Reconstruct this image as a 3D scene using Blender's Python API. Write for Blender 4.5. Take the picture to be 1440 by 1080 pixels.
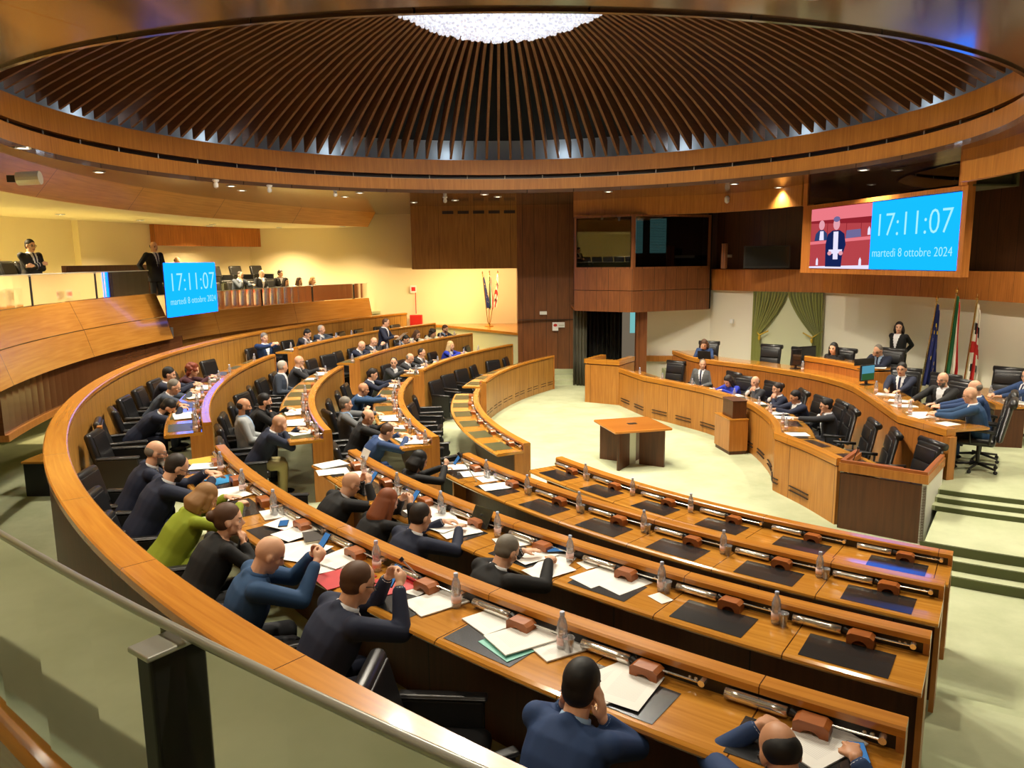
import bpy, bmesh, math, random
from math import sin, cos, radians as rad, degrees, pi, atan2, hypot
from mathutils import Vector, Matrix
random.seed(7)
S = bpy.context.scene
for o in list(bpy.data.objects): bpy.data.objects.remove(o)

# ------------------------------------------------------------------ camera
CAMZ = 3.8; PITCH = 0.1629; ROLL = -0.0108; FPX = 1068.0
cp, sp, cr, sr = cos(PITCH), sin(PITCH), cos(ROLL), sin(ROLL)
FW = Vector((0, cp, -sp)); U0 = Vector((0, sp, cp)); R0 = Vector((1, 0, 0))
RT = cr*R0 + sr*U0; UP = -sr*R0 + cr*U0
cam_d = bpy.data.cameras.new('camera'); cam = bpy.data.objects.new('camera', cam_d)
S.collection.objects.link(cam); S.camera = cam
cam_d.sensor_width = 36; cam_d.lens = FPX/1440*36; cam_d.clip_start = .05; cam_d.clip_end = 200
cam.matrix_world = Matrix(((RT.x, UP.x, -FW.x, 0), (RT.y, UP.y, -FW.y, 0), (RT.z, UP.z, -FW.z, CAMZ), (0, 0, 0, 1)))

# ------------------------------------------------------------------ world / exposure
W = bpy.data.worlds.new('world'); S.world = W; W.use_nodes = True
bg = W.node_tree.nodes['Background']; bg.inputs[0].default_value = (1, .80, .55, 1); bg.inputs[1].default_value = .22
S.view_settings.view_transform = 'Standard'; S.view_settings.look = 'None'
S.view_settings.gamma = 1; S.view_settings.use_curve_mapping = False
S.view_settings.exposure = -0.47

# ------------------------------------------------------------------ room constants
CX, CY = 10.026, 15.932            # centre of the seating arcs
DX, DY = -.12, 12.24               # centre of the dome
def PA(a, r, z=0): return Vector((CX + r*cos(rad(a)), CY + r*sin(rad(a)), z))
ROW_R = [10.73, 12.21, 13.76, 15.28]; ROW_Z = [0, .26, .52, .78]
BANK = {'near': (209.8, 237.2), 'left': (177.0, 204.7), 'far': (172.0, 144.8)}
SEATS = {'near': (6, 7, 8, 9), 'left': (6, 7, 8, 9), 'far': (6, 7, 9, 9)}
CEIL = 5.43
LIGHTS = []
def light(kind, name, loc, power, color=(1, .86, .66), size=.1, aim=None, spot=120, blend=.6, parent=None, shape_y=None):
    d = bpy.data.lights.new(name, kind); d.energy = power; d.color = color
    if kind == 'SPOT': d.spot_size = rad(spot); d.spot_blend = blend; d.shadow_soft_size = size
    elif kind == 'POINT': d.shadow_soft_size = size
    elif kind == 'AREA':
        d.size = size
        if shape_y: d.shape = 'RECTANGLE'; d.size_y = shape_y
    o = bpy.data.objects.new(name, d); S.collection.objects.link(o); o.location = loc
    if aim is not None:
        v = Vector(aim) - Vector(loc); o.rotation_euler = v.to_track_quat('-Z', 'Y').to_euler()
    if parent: 
        o.parent = parent; o.matrix_parent_inverse = parent.matrix_basis.inverted()
    LIGHTS.append(o); return o
# recessed downlights: (x, y, ceiling height, watts, cone)
DOWN = []
for a in range(-50, 310, 24):
    if 18 > a > -32: continue
    DOWN.append((DX + 7.45*cos(rad(a)), DY + 7.45*sin(rad(a)), CEIL, 320 if 215 < a % 360 < 325 else 800, 125))
DOWN += [(-6.13, 17.87, CEIL, 150, 110), (-4.21, 19.91, CEIL, 150, 110), (-2.73, 22.08, CEIL, 200, 110), (-1.51, 21.47, CEIL, 150, 110), (-.32, 20.43, CEIL, 150, 110)]
DOWN += [(7.7, 16.6, CEIL, 500, 120), (8.7, 14.2, CEIL, 500, 120), (8.4, 11.4, CEIL, 700, 120), (7.4, 8.6, CEIL, 700, 120), (6.4, 18.6, CEIL, 400, 120), (4.6, 20.9, CEIL, 60, 120), (9.3, 6.5, CEIL, 150, 120)]
for a in (150, 158, 166, 174, 182, 190, 198):
    DOWN.append((CX + 20.6*cos(rad(a)), CY + 20.6*sin(rad(a)), 4.95, 1500, 130))
DOWN += [(-.8, 25.6, 5.43, 0, 0), (-9.5, 24.5, 4.95, 900, 130), (-5.6, 25.9, 4.95, 1000, 130)]  # gallery pair added to brighten the far wall
for a in (196, 206, 216, 226, 236): DOWN.append((CX + 17.55*cos(rad(a)), CY + 17.55*sin(rad(a)), CEIL, 200, 105))  # extra downlights, added to brighten the corridor outside the curved wall
DOWN = [d for d in DOWN if d[3]]
for (x, y, z, p, ang) in DOWN:
    light('SPOT', 'downlight_lamp', (x, y, z-.04), p, (1, .88, .68) if z > 5 else (1, .76, .42), .06, (x, y, 0), ang, .9)
# concealed strip over the flag alcove
light('AREA', 'alcove_strip_light', (-1.5, 25.2, 3.5), 380, (1, .74, .36), 2.8, (-1.5, 26.6, 1.5), shape_y=.2)

# ------------------------------------------------------------------ materials
M = {}
def nodes(m): 
    m.use_nodes = True; return m.node_tree.nodes, m.node_tree.links
def mat(name, col, rough=.5, metal=0, spec=.5, **kw):
    if name in M: return M[name]
    m = bpy.data.materials.new(name); n, l = nodes(m); b = n['Principled BSDF']
    b.inputs['Base Color'].default_value = (*col, 1); b.inputs['Roughness'].default_value = rough
    b.inputs['Metallic'].default_value = metal; b.inputs['Specular IOR Level'].default_value = spec
    for k, v in kw.items(): b.inputs[k.replace('_', ' ')].default_value = v
    M[name] = m; return m
def srgb(r, g, b): return tuple(((c/255)/12.92 if c/255 <= .04045 else ((c/255+.055)/1.055)**2.4) for c in (r, g, b))
def mth(n, l, op, a, b=None):
    x = n.new('ShaderNodeMath'); x.operation = op
    for i, v in enumerate((a, b)):
        if v is None: continue
        if isinstance(v, (int, float)): x.inputs[i].default_value = v
        else: l.new(v, x.inputs[i])
    return x.outputs[0]
def wood(name, light_c, dark_c, rough=.3, groove=0, gw=.012, vert=True, gz=0, coat=0, spec=.5):
    """veneer with grain; UV u runs along the piece in metres, v up it"""
    m = bpy.data.materials.new(name); n, l = nodes(m); b = n['Principled BSDF']
    uv = n.new('ShaderNodeUVMap'); sep = n.new('ShaderNodeSeparateXYZ'); l.new(uv.outputs[0], sep.inputs[0])
    U, V = sep.outputs[0], sep.outputs[1]
    mp = n.new('ShaderNodeMapping'); l.new(uv.outputs[0], mp.inputs[0])
    mp.inputs['Scale'].default_value = (22, 1.3, 1) if vert else (1.2, 26, 1)
    no = n.new('ShaderNodeTexNoise'); no.inputs['Scale'].default_value = 1; no.inputs['Detail'].default_value = 5; no.inputs['Distortion'].default_value = .6
    l.new(mp.outputs[0], no.inputs['Vector'])
    no2 = n.new('ShaderNodeTexNoise'); no2.inputs['Scale'].default_value = .9; no2.inputs['Detail'].default_value = 1
    l.new(uv.outputs[0], no2.inputs['Vector'])
    f = mth(n, l, 'ADD', mth(n, l, 'MULTIPLY', no.outputs['Fac'], .75), mth(n, l, 'MULTIPLY', no2.outputs['Fac'], .35))
    rp = n.new('ShaderNodeValToRGB'); rp.color_ramp.elements[0].position = .33; rp.color_ramp.elements[1].position = .75
    rp.color_ramp.elements[0].color = (*dark_c, 1); rp.color_ramp.elements[1].color = (*light_c, 1)
    l.new(f, rp.inputs[0]); out = rp.outputs[0]
    def seam(src, period, w):
        return mth(n, l, 'LESS_THAN', mth(n, l, 'FRACT', mth(n, l, 'DIVIDE', src, period)), w/period)
    sm = None
    if groove: sm = seam(U, groove, gw)
    if gz:
        s2 = seam(V, gz, gw); sm = s2 if sm is None else mth(n, l, 'MAXIMUM', sm, s2)
    if sm is not None:
        mx = n.new('ShaderNodeMix'); mx.data_type = 'RGBA'; l.new(sm, mx.inputs[0]); l.new(out, mx.inputs[6])
        mx.inputs[7].default_value = (dark_c[0]*.25, dark_c[1]*.22, dark_c[2]*.2, 1); out = mx.outputs[2]
    l.new(out, b.inputs['Base Color']); b.inputs['Roughness'].default_value = rough
    b.inputs['Coat Weight'].default_value = coat; b.inputs['Coat Roughness'].default_value = .08
    b.inputs['Specular IOR Level'].default_value = spec
    M[name] = m; return m
HONEY = srgb(214, 136, 46), srgb(172, 96, 24)
wood('desk_top_wood', srgb(212, 150, 60), srgb(168, 106, 34), .16, .835, .008, vert=False, coat=1)
wood('cap_wood', srgb(206, 140, 52), srgb(174, 108, 34), .25, 1.67, .006, vert=False, coat=.4)
wood('panel_wood', srgb(196, 144, 70), srgb(156, 104, 40), .34, .30, .010)
wood('end_wood', srgb(198, 132, 60), srgb(160, 98, 38), .34)
wood('bench_wood', srgb(200, 138, 62), srgb(166, 104, 38), .34, 1.2, .012)
wood('presidency_wood', srgb(198, 126, 60), srgb(152, 88, 34), .32, .62, .008)
wood('red_wood', srgb(134, 82, 44), srgb(98, 56, 28), .36, .36, .012)
wood('dark_wood', srgb(84, 54, 34), srgb(58, 36, 24), .4, .5, .012)
wood('band_wood', srgb(168, 118, 50), srgb(130, 84, 30), .36, 1.1, .01)
wood('ring_wood', srgb(196, 132, 58), srgb(160, 100, 40), .38, 0)
wood('gallery_wood', srgb(190, 132, 56), srgb(160, 104, 36), .25, 3.4, .012, vert=False, coat=.3)
wood('lightened_fascia_wood', srgb(226, 168, 84), srgb(196, 138, 58), .3, 3.4, .012, vert=False)  # base lightened to make up for the little light this downward face gets
wood('soffit_wood', srgb(96, 70, 52), srgb(80, 57, 41), .16, 1.15, .014, vert=False, gz=1.15, coat=.5)
wood('polished_wood', srgb(122, 78, 46), srgb(100, 62, 36), .07, 1.6, .012, vert=False, coat=1)
wood('outer_wood', srgb(98, 54, 28), srgb(70, 38, 20), .42, 1.1, .01)
wood('rib_wood', srgb(118, 78, 46), srgb(94, 60, 34), .6, vert=False)
wood('table_wood', srgb(214, 140, 60), srgb(180, 108, 38), .22, vert=False, coat=.5)
wood('box_wood', srgb(172, 100, 46), srgb(140, 76, 32), .35, vert=False)
mat('black_leather', (.012, .012, .013), .34, spec=.6)
mat('side_black', (.012, .012, .012), .5)
mat('olive_cloth', srgb(70, 72, 48), .6)
mat('pad_black', (.018, .019, .02), .24, spec=.6, Coat_Weight=.8, Coat_Roughness=.12)
mat('fascia_black', (.02, .015, .012), .3)
mat('slot_dark', (.03, .015, .008), .7)
mat('chrome', (.88, .86, .80), .2, .85)
mat('steel', (.56, .56, .50), .3, .5)
mat('paper', (.86, .85, .80), .7)
mat('screen_off', (.02, .022, .024), .12, spec=.7)
mat('black_plastic', (.015, .015, .016), .4)
mat('cream_wall', srgb(238, 222, 182), .75)
mat('white_wall', srgb(236, 230, 214), .75)
mat('pale_panel', srgb(206, 208, 176), .6)
mat('grey_concrete', srgb(176, 184, 188), .8)
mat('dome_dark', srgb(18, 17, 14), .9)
mat('brass', (.8, .58, .22), .25, 1)
mat('red_plastic', srgb(200, 40, 34), .4)
mat('white_plastic', (.8, .8, .78), .45)
mat('green_velvet', srgb(130, 132, 62), .85, Sheen_Weight=.4)
mat('dark_green_velvet', srgb(70, 66, 42), .9, Sheen_Weight=.3)
mat('gold_cord', srgb(196, 160, 40), .5)
def carpet():
    m = bpy.data.materials.new('carpet'); n, l = nodes(m); b = n['Principled BSDF']
    tc = n.new('ShaderNodeTexCoord'); no = n.new('ShaderNodeTexNoise'); no.inputs['Scale'].default_value = 1.1; no.inputs['Detail'].default_value = 6; no.inputs['Roughness'].default_value = .65
    l.new(tc.outputs['Object'], no.inputs['Vector'])
    rp = n.new('ShaderNodeValToRGB'); rp.color_ramp.elements[0].position = .35; rp.color_ramp.elements[1].position = .68
    rp.color_ramp.elements[0].color = (*srgb(176, 184, 146), 1); rp.color_ramp.elements[1].color = (*srgb(200, 206, 170), 1)
    l.new(no.outputs['Fac'], rp.inputs[0]); l.new(rp.outputs[0], b.inputs['Base Color']); b.inputs['Roughness'].default_value = .95
    no2 = n.new('ShaderNodeTexNoise'); no2.inputs['Scale'].default_value = 160; l.new(tc.outputs['Object'], no2.inputs['Vector'])
    bp = n.new('ShaderNodeBump'); bp.inputs['Strength'].default_value = .25; l.new(no2.outputs['Fac'], bp.inputs['Height']); l.new(bp.outputs[0], b.inputs['Normal'])
    M['carpet'] = m
carpet()
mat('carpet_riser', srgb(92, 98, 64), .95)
def emis(name, col, st):
    m = bpy.data.materials.new(name); n, l = nodes(m); n.remove(n['Principled BSDF'])
    e = n.new('ShaderNodeEmission'); e.inputs[0].default_value = (*col, 1); e.inputs[1].default_value = st
    l.new(e.outputs[0], n['Material Output'].inputs[0]); M[name] = m; return m
emis('lamp_glow', (1, .88, .68), 12)
emis('cyan_screen', (.012, .74, 4.2), 1.0)
emis('clock_text', (.55, 1.25, 4.5), 1.0)
emis('window_glow', srgb(120, 190, 190), 1.3)
def glass(name, tint, gloss=.12, rough=.03, body=(0.2, .2, .1), bw=.0):
    m = bpy.data.materials.new(name); n, l = nodes(m); n.remove(n['Principled BSDF'])
    t = n.new('ShaderNodeBsdfTransparent'); t.inputs[0].default_value = (*tint, 1)
    g = n.new('ShaderNodeBsdfGlossy'); g.inputs['Roughness'].default_value = rough; g.inputs[0].default_value = (1, 1, 1, 1)
    d = n.new('ShaderNodeBsdfDiffuse'); d.inputs[0].default_value = (*body, 1)
    fr = n.new('ShaderNodeFresnel'); fr.inputs[0].default_value = 1.5
    a = mth(n, l, 'ADD', mth(n, l, 'MULTIPLY', fr.outputs[0], 1.0), gloss-.04)
    m1 = n.new('ShaderNodeMixShader'); m1.inputs[0].default_value = bw; l.new(t.outputs[0], m1.inputs[1]); l.new(d.outputs[0], m1.inputs[2])
    m2 = n.new('ShaderNodeMixShader'); l.new(a, m2.inputs[0]); l.new(m1.outputs[0], m2.inputs[1]); l.new(g.outputs[0], m2.inputs[2])
    l.new(m2.outputs[0], n['Material Output'].inputs[0]); M[name] = m; return m
glass('smoked_glass', (.70, .70, .57), .07, .05, srgb(176, 178, 128), .30)
glass('gallery_glass', (.58, .58, .46), .07, .05, srgb(150, 152, 108), .10)
glass('dark_glass', (.35, .35, .34), .07, .01)
glass('clear_plastic', (.95, .96, .98), .16, .1, (.8, .82, .88), .32)
m_ = glass('crystal', (.85, .87, .95), .3, .08, (.9, .92, 1), .5)
n_, l_ = m_.node_tree.nodes, m_.node_tree.links; e_ = n_.new('ShaderNodeEmission'); e_.inputs[0].default_value = (.92, .93, 1, 1); e_.inputs[1].default_value = .32
a_ = n_.new('ShaderNodeAddShader'); src_ = n_['Material Output'].inputs[0].links[0].from_socket; l_.new(src_, a_.inputs[0]); l_.new(e_.outputs[0], a_.inputs[1]); l_.new(a_.outputs[0], n_['Material Output'].inputs[0])
mat('bottle_label', srgb(238, 206, 200), .5)
mat('bottle_cap', srgb(190, 200, 226), .4)

# ------------------------------------------------------------------ mesh helpers
def link(o): S.collection.objects.link(o); return o
def mesh_obj(name, verts, faces, material, parent=None, uvs=None, smooth=False, mats=None, midx=None):
    me = bpy.data.meshes.new(name); me.from_pydata(verts, [], faces); me.validate(clean_customdata=False)
    if uvs is not None and len(uvs) == len(me.loops):
        ul = me.uv_layers.new(name='UVMap')
        for i, u in enumerate(uvs): ul.data[i].uv = u
    for mm in (mats or [material]): me.materials.append(M[mm] if isinstance(mm, str) else mm)
    if midx:
        for i, p in enumerate(me.polygons): p.material_index = midx[i]
    if smooth:
        for p in me.polygons: p.use_smooth = True
    o = bpy.data.objects.new(name, me); link(o)
    if parent is not None: o.parent = parent
    return o
class G:
    """collects solids into one mesh"""
    def __init__(s): s.v = []; s.f = []; s.uv = []; s.mi = []
    def add(s, vs, fs, uv=None, mi=0):
        k = len(s.v); s.v += [tuple(x) for x in vs]
        for f in fs:
            s.f.append([i+k for i in f]); s.mi.append(mi)
            for i in f: s.uv.append(uv[i] if uv else boxuv(vs, f, i))
        return s
    def box(s, x0, x1, y0, y1, z0, z1, T=None, mi=0):
        vs = [Vector((x, y, z)) for z in (z0, z1) for y in (y0, y1) for x in (x0, x1)]
        fs = [(0, 2, 3, 1), (4, 5, 7, 6), (0, 1, 5, 4), (2, 6, 7, 3), (0, 4, 6, 2), (1, 3, 7, 5)]
        k = len(s.v)
        for f in fs:
            s.f.append([i+k for i in f]); s.mi.append(mi)
            for i in f: s.uv.append(boxuv(vs, f, i))
        if T is not None: vs = [T @ v for v in vs]
        s.v += [tuple(v) for v in vs]; return s
    def rbox(s, x0, x1, y0, y1, z0, z1, r=.02, T=None, mi=0):
        """box with rounded edges (superellipse rings)"""
        cx, cy, cz = (x0+x1)/2, (y0+y1)/2, (z0+z1)/2; hx, hy, hz = (x1-x0)/2, (y1-y0)/2, (z1-z0)/2
        r = min(r, hx, hy, hz); N = 3; rings = []
        prof = [(cos(t*pi/2/N), sin(t*pi/2/N)) for t in range(N+1)]
        levels = [(-hz + r - r*q, 1-p_) for p_, q in [(prof[i][1], prof[N-i][1]) for i in range(N+1)]]
        lv = []
        for i in range(N+1):
            t = i*pi/2/N; lv.append((-hz + r*(1-sin(t)) if 0 else -hz + r - r*cos(t), r - r*sin(t)))
        for i in range(N, -1, -1):
            t = i*pi/2/N; lv.append((hz - r + r*cos(t), r - r*sin(t)))
        vs = []
        per = []
        for (z, ins) in lv:
            ring = []
            for qx, qy, a0 in ((1, 1, 0), (-1, 1, 90), (-1, -1, 180), (1, -1, 270)):
                for t in range(N+1):
                    a = rad(a0 + 90*t/N); rr = max(r - ins, 0)
                    ring.append(Vector((cx + qx*(hx-r) + rr*cos(a), cy + qy*(hy-r) + rr*sin(a), cz + z)))
            per.append(len(ring)); vs += ring
        n = per[0]; fs = []
        for k in range(len(lv)-1):
            for i in range(n): fs.append((k*n+i, k*n+(i+1) % n, (k+1)*n+(i+1) % n, (k+1)*n+i))
        fs.append(tuple(range(n-1, -1, -1))); fs.append(tuple((len(lv)-1)*n+i for i in range(n)))
        k = len(s.v)
        for f in fs:
            s.f.append([i+k for i in f]); s.mi.append(mi)
            for i in f: s.uv.append(boxuv(vs, f, i))
        if T is not None: vs = [T @ v for v in vs]
        s.v += [tuple(v) for v in vs]; return s
    def tube(s, p, q, r0, r1=None, n=10, mi=0, cap=True):
        p, q = Vector(p), Vector(q); r1 = r0 if r1 is None else r1
        d = (q-p); L = d.length; d.normalize()
        a = d.orthogonal().normalized(); b = d.cross(a)
        vs = [p + (a*cos(2*pi*i/n)+b*sin(2*pi*i/n))*r0 for i in range(n)] + [q + (a*cos(2*pi*i/n)+b*sin(2*pi*i/n))*r1 for i in range(n)]
        fs = [(i, (i+1) % n, n+(i+1) % n, n+i) for i in range(n)]
        if cap: fs += [tuple(range(n-1, -1, -1)), tuple(range(n, 2*n))]
        return s.add(vs, fs, mi=mi)
    def path_tube(s, pts, r, n=10, mi=0):
        pts = [Vector(p) for p in pts]; vs = []; m = len(pts)
        for i, p in enumerate(pts):
            d = (pts[min(i+1, m-1)]-pts[max(i-1, 0)]).normalized(); a = Vector((0, 0, 1)); a = (a-d*a.dot(d)).normalized() if abs(d.z) < .99 else Vector((1, 0, 0)); b = d.cross(a)
            vs += [p + (a*cos(2*pi*k/n)+b*sin(2*pi*k/n))*r for k in range(n)]
        fs = [(i*n+k, i*n+(k+1) % n, (i+1)*n+(k+1) % n, (i+1)*n+k) for i in range(m-1) for k in range(n)]
        fs += [tuple(range(n-1, -1, -1)), tuple((m-1)*n+k for k in range(n))]
        return s.add(vs, fs, mi=mi)
    def lathe(s, prof, n=16, at=(0, 0, 0), mi=0, T=None):
        vs = []; at = Vector(at)
        for (r, z) in prof:
            for i in range(n): vs.append(Vector((r*cos(2*pi*i/n), r*sin(2*pi*i/n), z)) + at)
        fs = [(k*n+i, k*n+(i+1) % n, (k+1)*n+(i+1) % n, (k+1)*n+i) for k in range(len(prof)-1) for i in range(n)]
        fs += [tuple(range(n-1, -1, -1)), tuple((len(prof)-1)*n+i for i in range(n))]
        if T is not None: vs = [T @ v for v in vs]
        return s.add(vs, fs, mi=mi)
    def ball(s, c, rx, ry=None, rz=None, n=12, m=8, T=None, mi=0):
        ry = ry or rx; rz = rz or rx; c = Vector(c)
        pr = [(sin(pi*k/m), -cos(pi*k/m)) for k in range(1, m)]
        vs = [Vector((0, 0, -rz))] + [Vector((rx*a*cos(2*pi*i/n), ry*a*sin(2*pi*i/n), rz*b)) for a, b in pr for i in range(n)] + [Vector((0, 0, rz))]
        fs = [(0, 1+(i+1) % n, 1+i) for i in range(n)]
        fs += [(1+k*n+i, 1+k*n+(i+1) % n, 1+(k+1)*n+(i+1) % n, 1+(k+1)*n+i) for k in range(m-2) for i in range(n)]
        e = len(vs)-1; fs += [(e, 1+(m-2)*n+i, 1+(m-2)*n+(i+1) % n) for i in range(n)]
        if T is not None: vs = [T @ v for v in vs]
        vs = [v + c for v in vs]
        return s.add(vs, fs, mi=mi)
    def prism(s, poly, z0, z1, mi=0):
        n = len(poly)
        if sum(poly[i][0]*poly[(i+1) % n][1]-poly[(i+1) % n][0]*poly[i][1] for i in range(n)) < 0: poly = poly[::-1]
        vs = [Vector((x, y, z0)) for x, y in poly] + [Vector((x, y, z1)) for x, y in poly]
        fs = [tuple(range(n-1, -1, -1)), tuple(range(n, 2*n))] + [(i, (i+1) % n, n+(i+1) % n, n+i) for i in range(n)]
        return s.add(vs, fs, mi=mi)
    def build(s, name, material=None, parent=None, smooth=False, mats=None):
        return mesh_obj(name, s.v, s.f, material, parent, s.uv, smooth, mats, s.mi if mats else None)
def boxuv(vs, f, i):
    p = [Vector(vs[k]) for k in f[:3]]; nrm = (p[1]-p[0]).cross(p[2]-p[0]); v = Vector(vs[i])
    ax = max(range(3), key=lambda k: abs(nrm[k]))
    return (v.x, v.y) if ax == 2 else ((v.x, v.z) if ax == 1 else (v.y, v.z))
def arc(r, a0, a1, step=.6, cx=CX, cy=CY):
    n = max(2, int(abs(a1-a0)/step)+1)
    return [Vector((cx + r*cos(rad(a0+(a1-a0)*i/n)), cy + r*sin(rad(a0+(a1-a0)*i/n)), 0)) for i in range(n+1)]
def sweep(name, path, prof, material, parent=None, closed=False, out=None, smooth=False, g=None, mi=0):
    """sweep a closed profile [(offset, z)...] along a plan path; offset > 0 lies on the 'out' side"""
    n = len(path); nor = []
    for i in range(n):
        a = path[i-1] if (i > 0 or closed) else path[i]; b = path[(i+1) % n] if (i < n-1 or closed) else path[i]
        t1 = (path[i]-a); t2 = (b-path[i])
        t1 = t1.normalized() if t1.length > 1e-9 else t2.normalized(); t2 = t2.normalized() if t2.length > 1e-9 else t1
        t = (t1+t2).normalized(); nn = Vector((t.y, -t.x, 0)); k = 1/max(.4, nn.dot(Vector((t1.y, -t1.x, 0))))
        nor.append(nn*k)
    if out is not None:
        m = n//2
        if nor[m].dot(Vector(out) - path[m]) < 0: nor = [-v for v in nor]
    us = [0]
    for i in range(1, n+(1 if closed else 0)): us.append(us[-1] + (path[i % n]-path[i-1]).length)
    P = len(prof); vv = [0]
    for j in range(P): vv.append(vv[-1] + hypot(prof[(j+1) % P][0]-prof[j][0], prof[(j+1) % P][1]-prof[j][1]))
    vs = [tuple(path[i] + nor[i]*prof[j][0] + Vector((0, 0, prof[j][1]))) for i in range(n) for j in range(P)]
    fs = []; uv = []
    # is v better as height?
    N = n if closed else n-1
    for i in range(N):
        i2 = (i+1) % n
        for j in range(P):
            j2 = (j+1) % P
            fs.append([i*P+j, i2*P+j, i2*P+j2, i*P+j2])
            uv += [(us[i], vv[j]), (us[i+1], vv[j]), (us[i+1], vv[j+1]), (us[i], vv[j+1])]
    if not closed:
        fs.append([j for j in range(P)]); uv += [prof[j] for j in range(P)]
        fs.append([(n-1)*P+j for j in range(P-1, -1, -1)]); uv += [prof[j] for j in range(P-1, -1, -1)]
    # orient outward
    ctr = Vector((0, 0, 0))
    area = sum(prof[j][0]*prof[(j+1) % P][1]-prof[(j+1) % P][0]*prof[j][1] for j in range(P))
    t = path[1]-path[0]; side = t.cross(nor[0]).z
    if area*side < 0:
        nf = []; nu = []; k = 0
        for f in fs:
            L = len(f); nf.append(f[::-1]); nu += uv[k:k+L][::-1]; k += L
        fs, uv = nf, nu
    if g is not None:
        k = len(g.v); g.v += vs; g.f += [[q+k for q in f] for f in fs]; g.uv += uv; g.mi += [mi]*len(fs); return None
    return mesh_obj(name, vs, fs, material, parent, uv, smooth)
def rect(d0, d1, z0, z1): return [(d0, z0), (d1, z0), (d1, z1), (d0, z1)]
def empty(name, loc, rz=0):
    o = bpy.data.objects.new(name, None); o.empty_display_size = .1; link(o); o.location = loc; o.rotation_euler = (0, 0, rz); return o
def tag(o, label=None, cat=None, group=None, kind=None):
    if label: o['label'] = label
    if cat: o['category'] = cat
    if group: o['group'] = group
    if kind: o['kind'] = kind
    return o
def struct(o): o['kind'] = 'structure'; return o
def kids(o): return [c for c in bpy.data.objects if c.parent == o]
PROTO = {}
def register(o):
    ch = kids(o); PROTO[o.name] = [(c, kids(c)) for c in ch]
def copy_tree(o, loc=None, rz=None, label=None, group=None):
    c = o.copy(); link(c)
    for ch, gr in PROTO.get(o.name, []):
        d = ch.copy(); link(d); d.parent = c
        for q in gr:
            e = q.copy(); link(e); e.parent = d
    if loc is not None: c.location = loc
    if rz is not None: c.rotation_euler = (0, 0, rz)
    if label: c['label'] = label
    if group: c['group'] = group
    return c
USED = set()
def place(o, loc, rz, label, group=None):
    if o.name not in USED:
        USED.add(o.name); o.location = loc; o.rotation_euler = (0, 0, rz); o['label'] = label
        if group: o['group'] = group
        return o
    return copy_tree(o, loc, rz, label, group)
ORD = ['first', 'second', 'third', 'fourth', 'fifth', 'sixth', 'seventh', 'eighth', 'ninth']
ROWN = ['front', 'second', 'third', 'back']
def face_rz(d): return atan2(d[1], d[0]) - pi/2
def on_plane(px, py, z):
    """point of the desk or floor plane at height z"""
    d = FW + (px-720)/FPX*RT + (540-py)/FPX*UP; t = (z-CAMZ)/d.z
    return Vector((d.x*t, d.y*t, z))

# ================================================================== ROOM
# floors: main floor, raised row decks, corridor behind the outer wall
g = G(); g.box(-16, 14, -6, 28, -.3, 0); struct(g.build('floor', 'carpet'))
def annulus(name, r0, r1, a0, a1, z0, z1, m, parent=None):
    return sweep(name, arc(r0, a0, a1, 1), rect(0, r1-r0, z0, z1), m, parent, out=PA((a0+a1)/2, r1+5))
for k in range(4):
    r0 = ROW_R[k]; r1 = ROW_R[k+1] if k < 3 else 23
    if k: struct(annulus('floor', r0, 16.95, 136 if k < 3 else 137, 262, ROW_Z[k-1], ROW_Z[k], 'carpet'))
# half steps of the radial aisles
for (a0, a1) in ((237.2, 262), (204.7, 209.8), (172, 177)):
    for k in range(1, 4):
        struct(annulus('floor', ROW_R[k]-.34, ROW_R[k], a0, a1, ROW_Z[k-1], ROW_Z[k-1]+.13, 'carpet'))
# steps on the right going up to the landing and on to the presidency level
def sector(r0, r1, a0, a1, z0, z1):
    sweep_o = sweep('floor', arc(r1, a0, a1, 1), rect(0, r1-r0, z0, z1), 'carpet', out=(CX, CY, 0)); struct(sweep_o)
for r1, z in ((9.06, .117), (8.87, .234), (8.69, .35)): sector(2.0, r1, 234.8, 275, z-.117, z)
for r1, z in ((7.33, .417), (7.14, .484), (6.95, .55)): sector(2.0, r1, 233.5, 275, z-.067, z)
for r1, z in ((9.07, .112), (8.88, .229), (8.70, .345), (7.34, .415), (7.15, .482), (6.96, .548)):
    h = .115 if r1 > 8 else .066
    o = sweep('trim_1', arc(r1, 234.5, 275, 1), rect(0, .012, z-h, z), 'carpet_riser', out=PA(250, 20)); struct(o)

PF = [(4.38, 20.6), (4.56, 19.28), (4.91, 18.56), (5.54, 17.74), (6.1, 16.76), (6.48, 15.89), (6.62, 14.77), (6.43, 13.51), (6.24, 12.58), (6.08, 11.75), (6.30, 10.75)]
MF = [(2.75, 19.6), (3.16, 18.1), (3.75, 17.1), (4.3, 16.0), (4.6, 14.7), (4.62, 13.9), (4.5, 12.9), (4.25, 12.05), (4.45, 11.2), (4.57, 10.4)]
def smooth_path(pts, n=8, sharp=()):
    P = [Vector((x, y, 0)) for x, y in pts]; out = []
    for i in range(len(P)-1):
        p1, p2 = P[i], P[i+1]
        p0 = P[i-1] if i > 0 and i not in sharp else p1*2-p2; p3 = P[i+2] if i+2 < len(P) and i+1 not in sharp else p2*2-p1
        for k in range(n):
            t = k/n
            out.append(.5*((2*p1)+(-p0+p2)*t+(2*p0-5*p1+4*p2-p3)*t*t+(-p0+3*p1-3*p2+p3)*t**3))
    out.append(P[-1]); return out
PFS = smooth_path(PF, 6, (9,)); MFS = smooth_path(MF, 6, (1, 7))
# presidency platform
poly = [(p.x+.1, p.y) for p in PFS] + [(12, 10.9), (12, 24), (4.5, 24)]
g = G(); g.prism(poly, 0, .545); struct(g.build('floor', 'carpet'))

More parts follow.
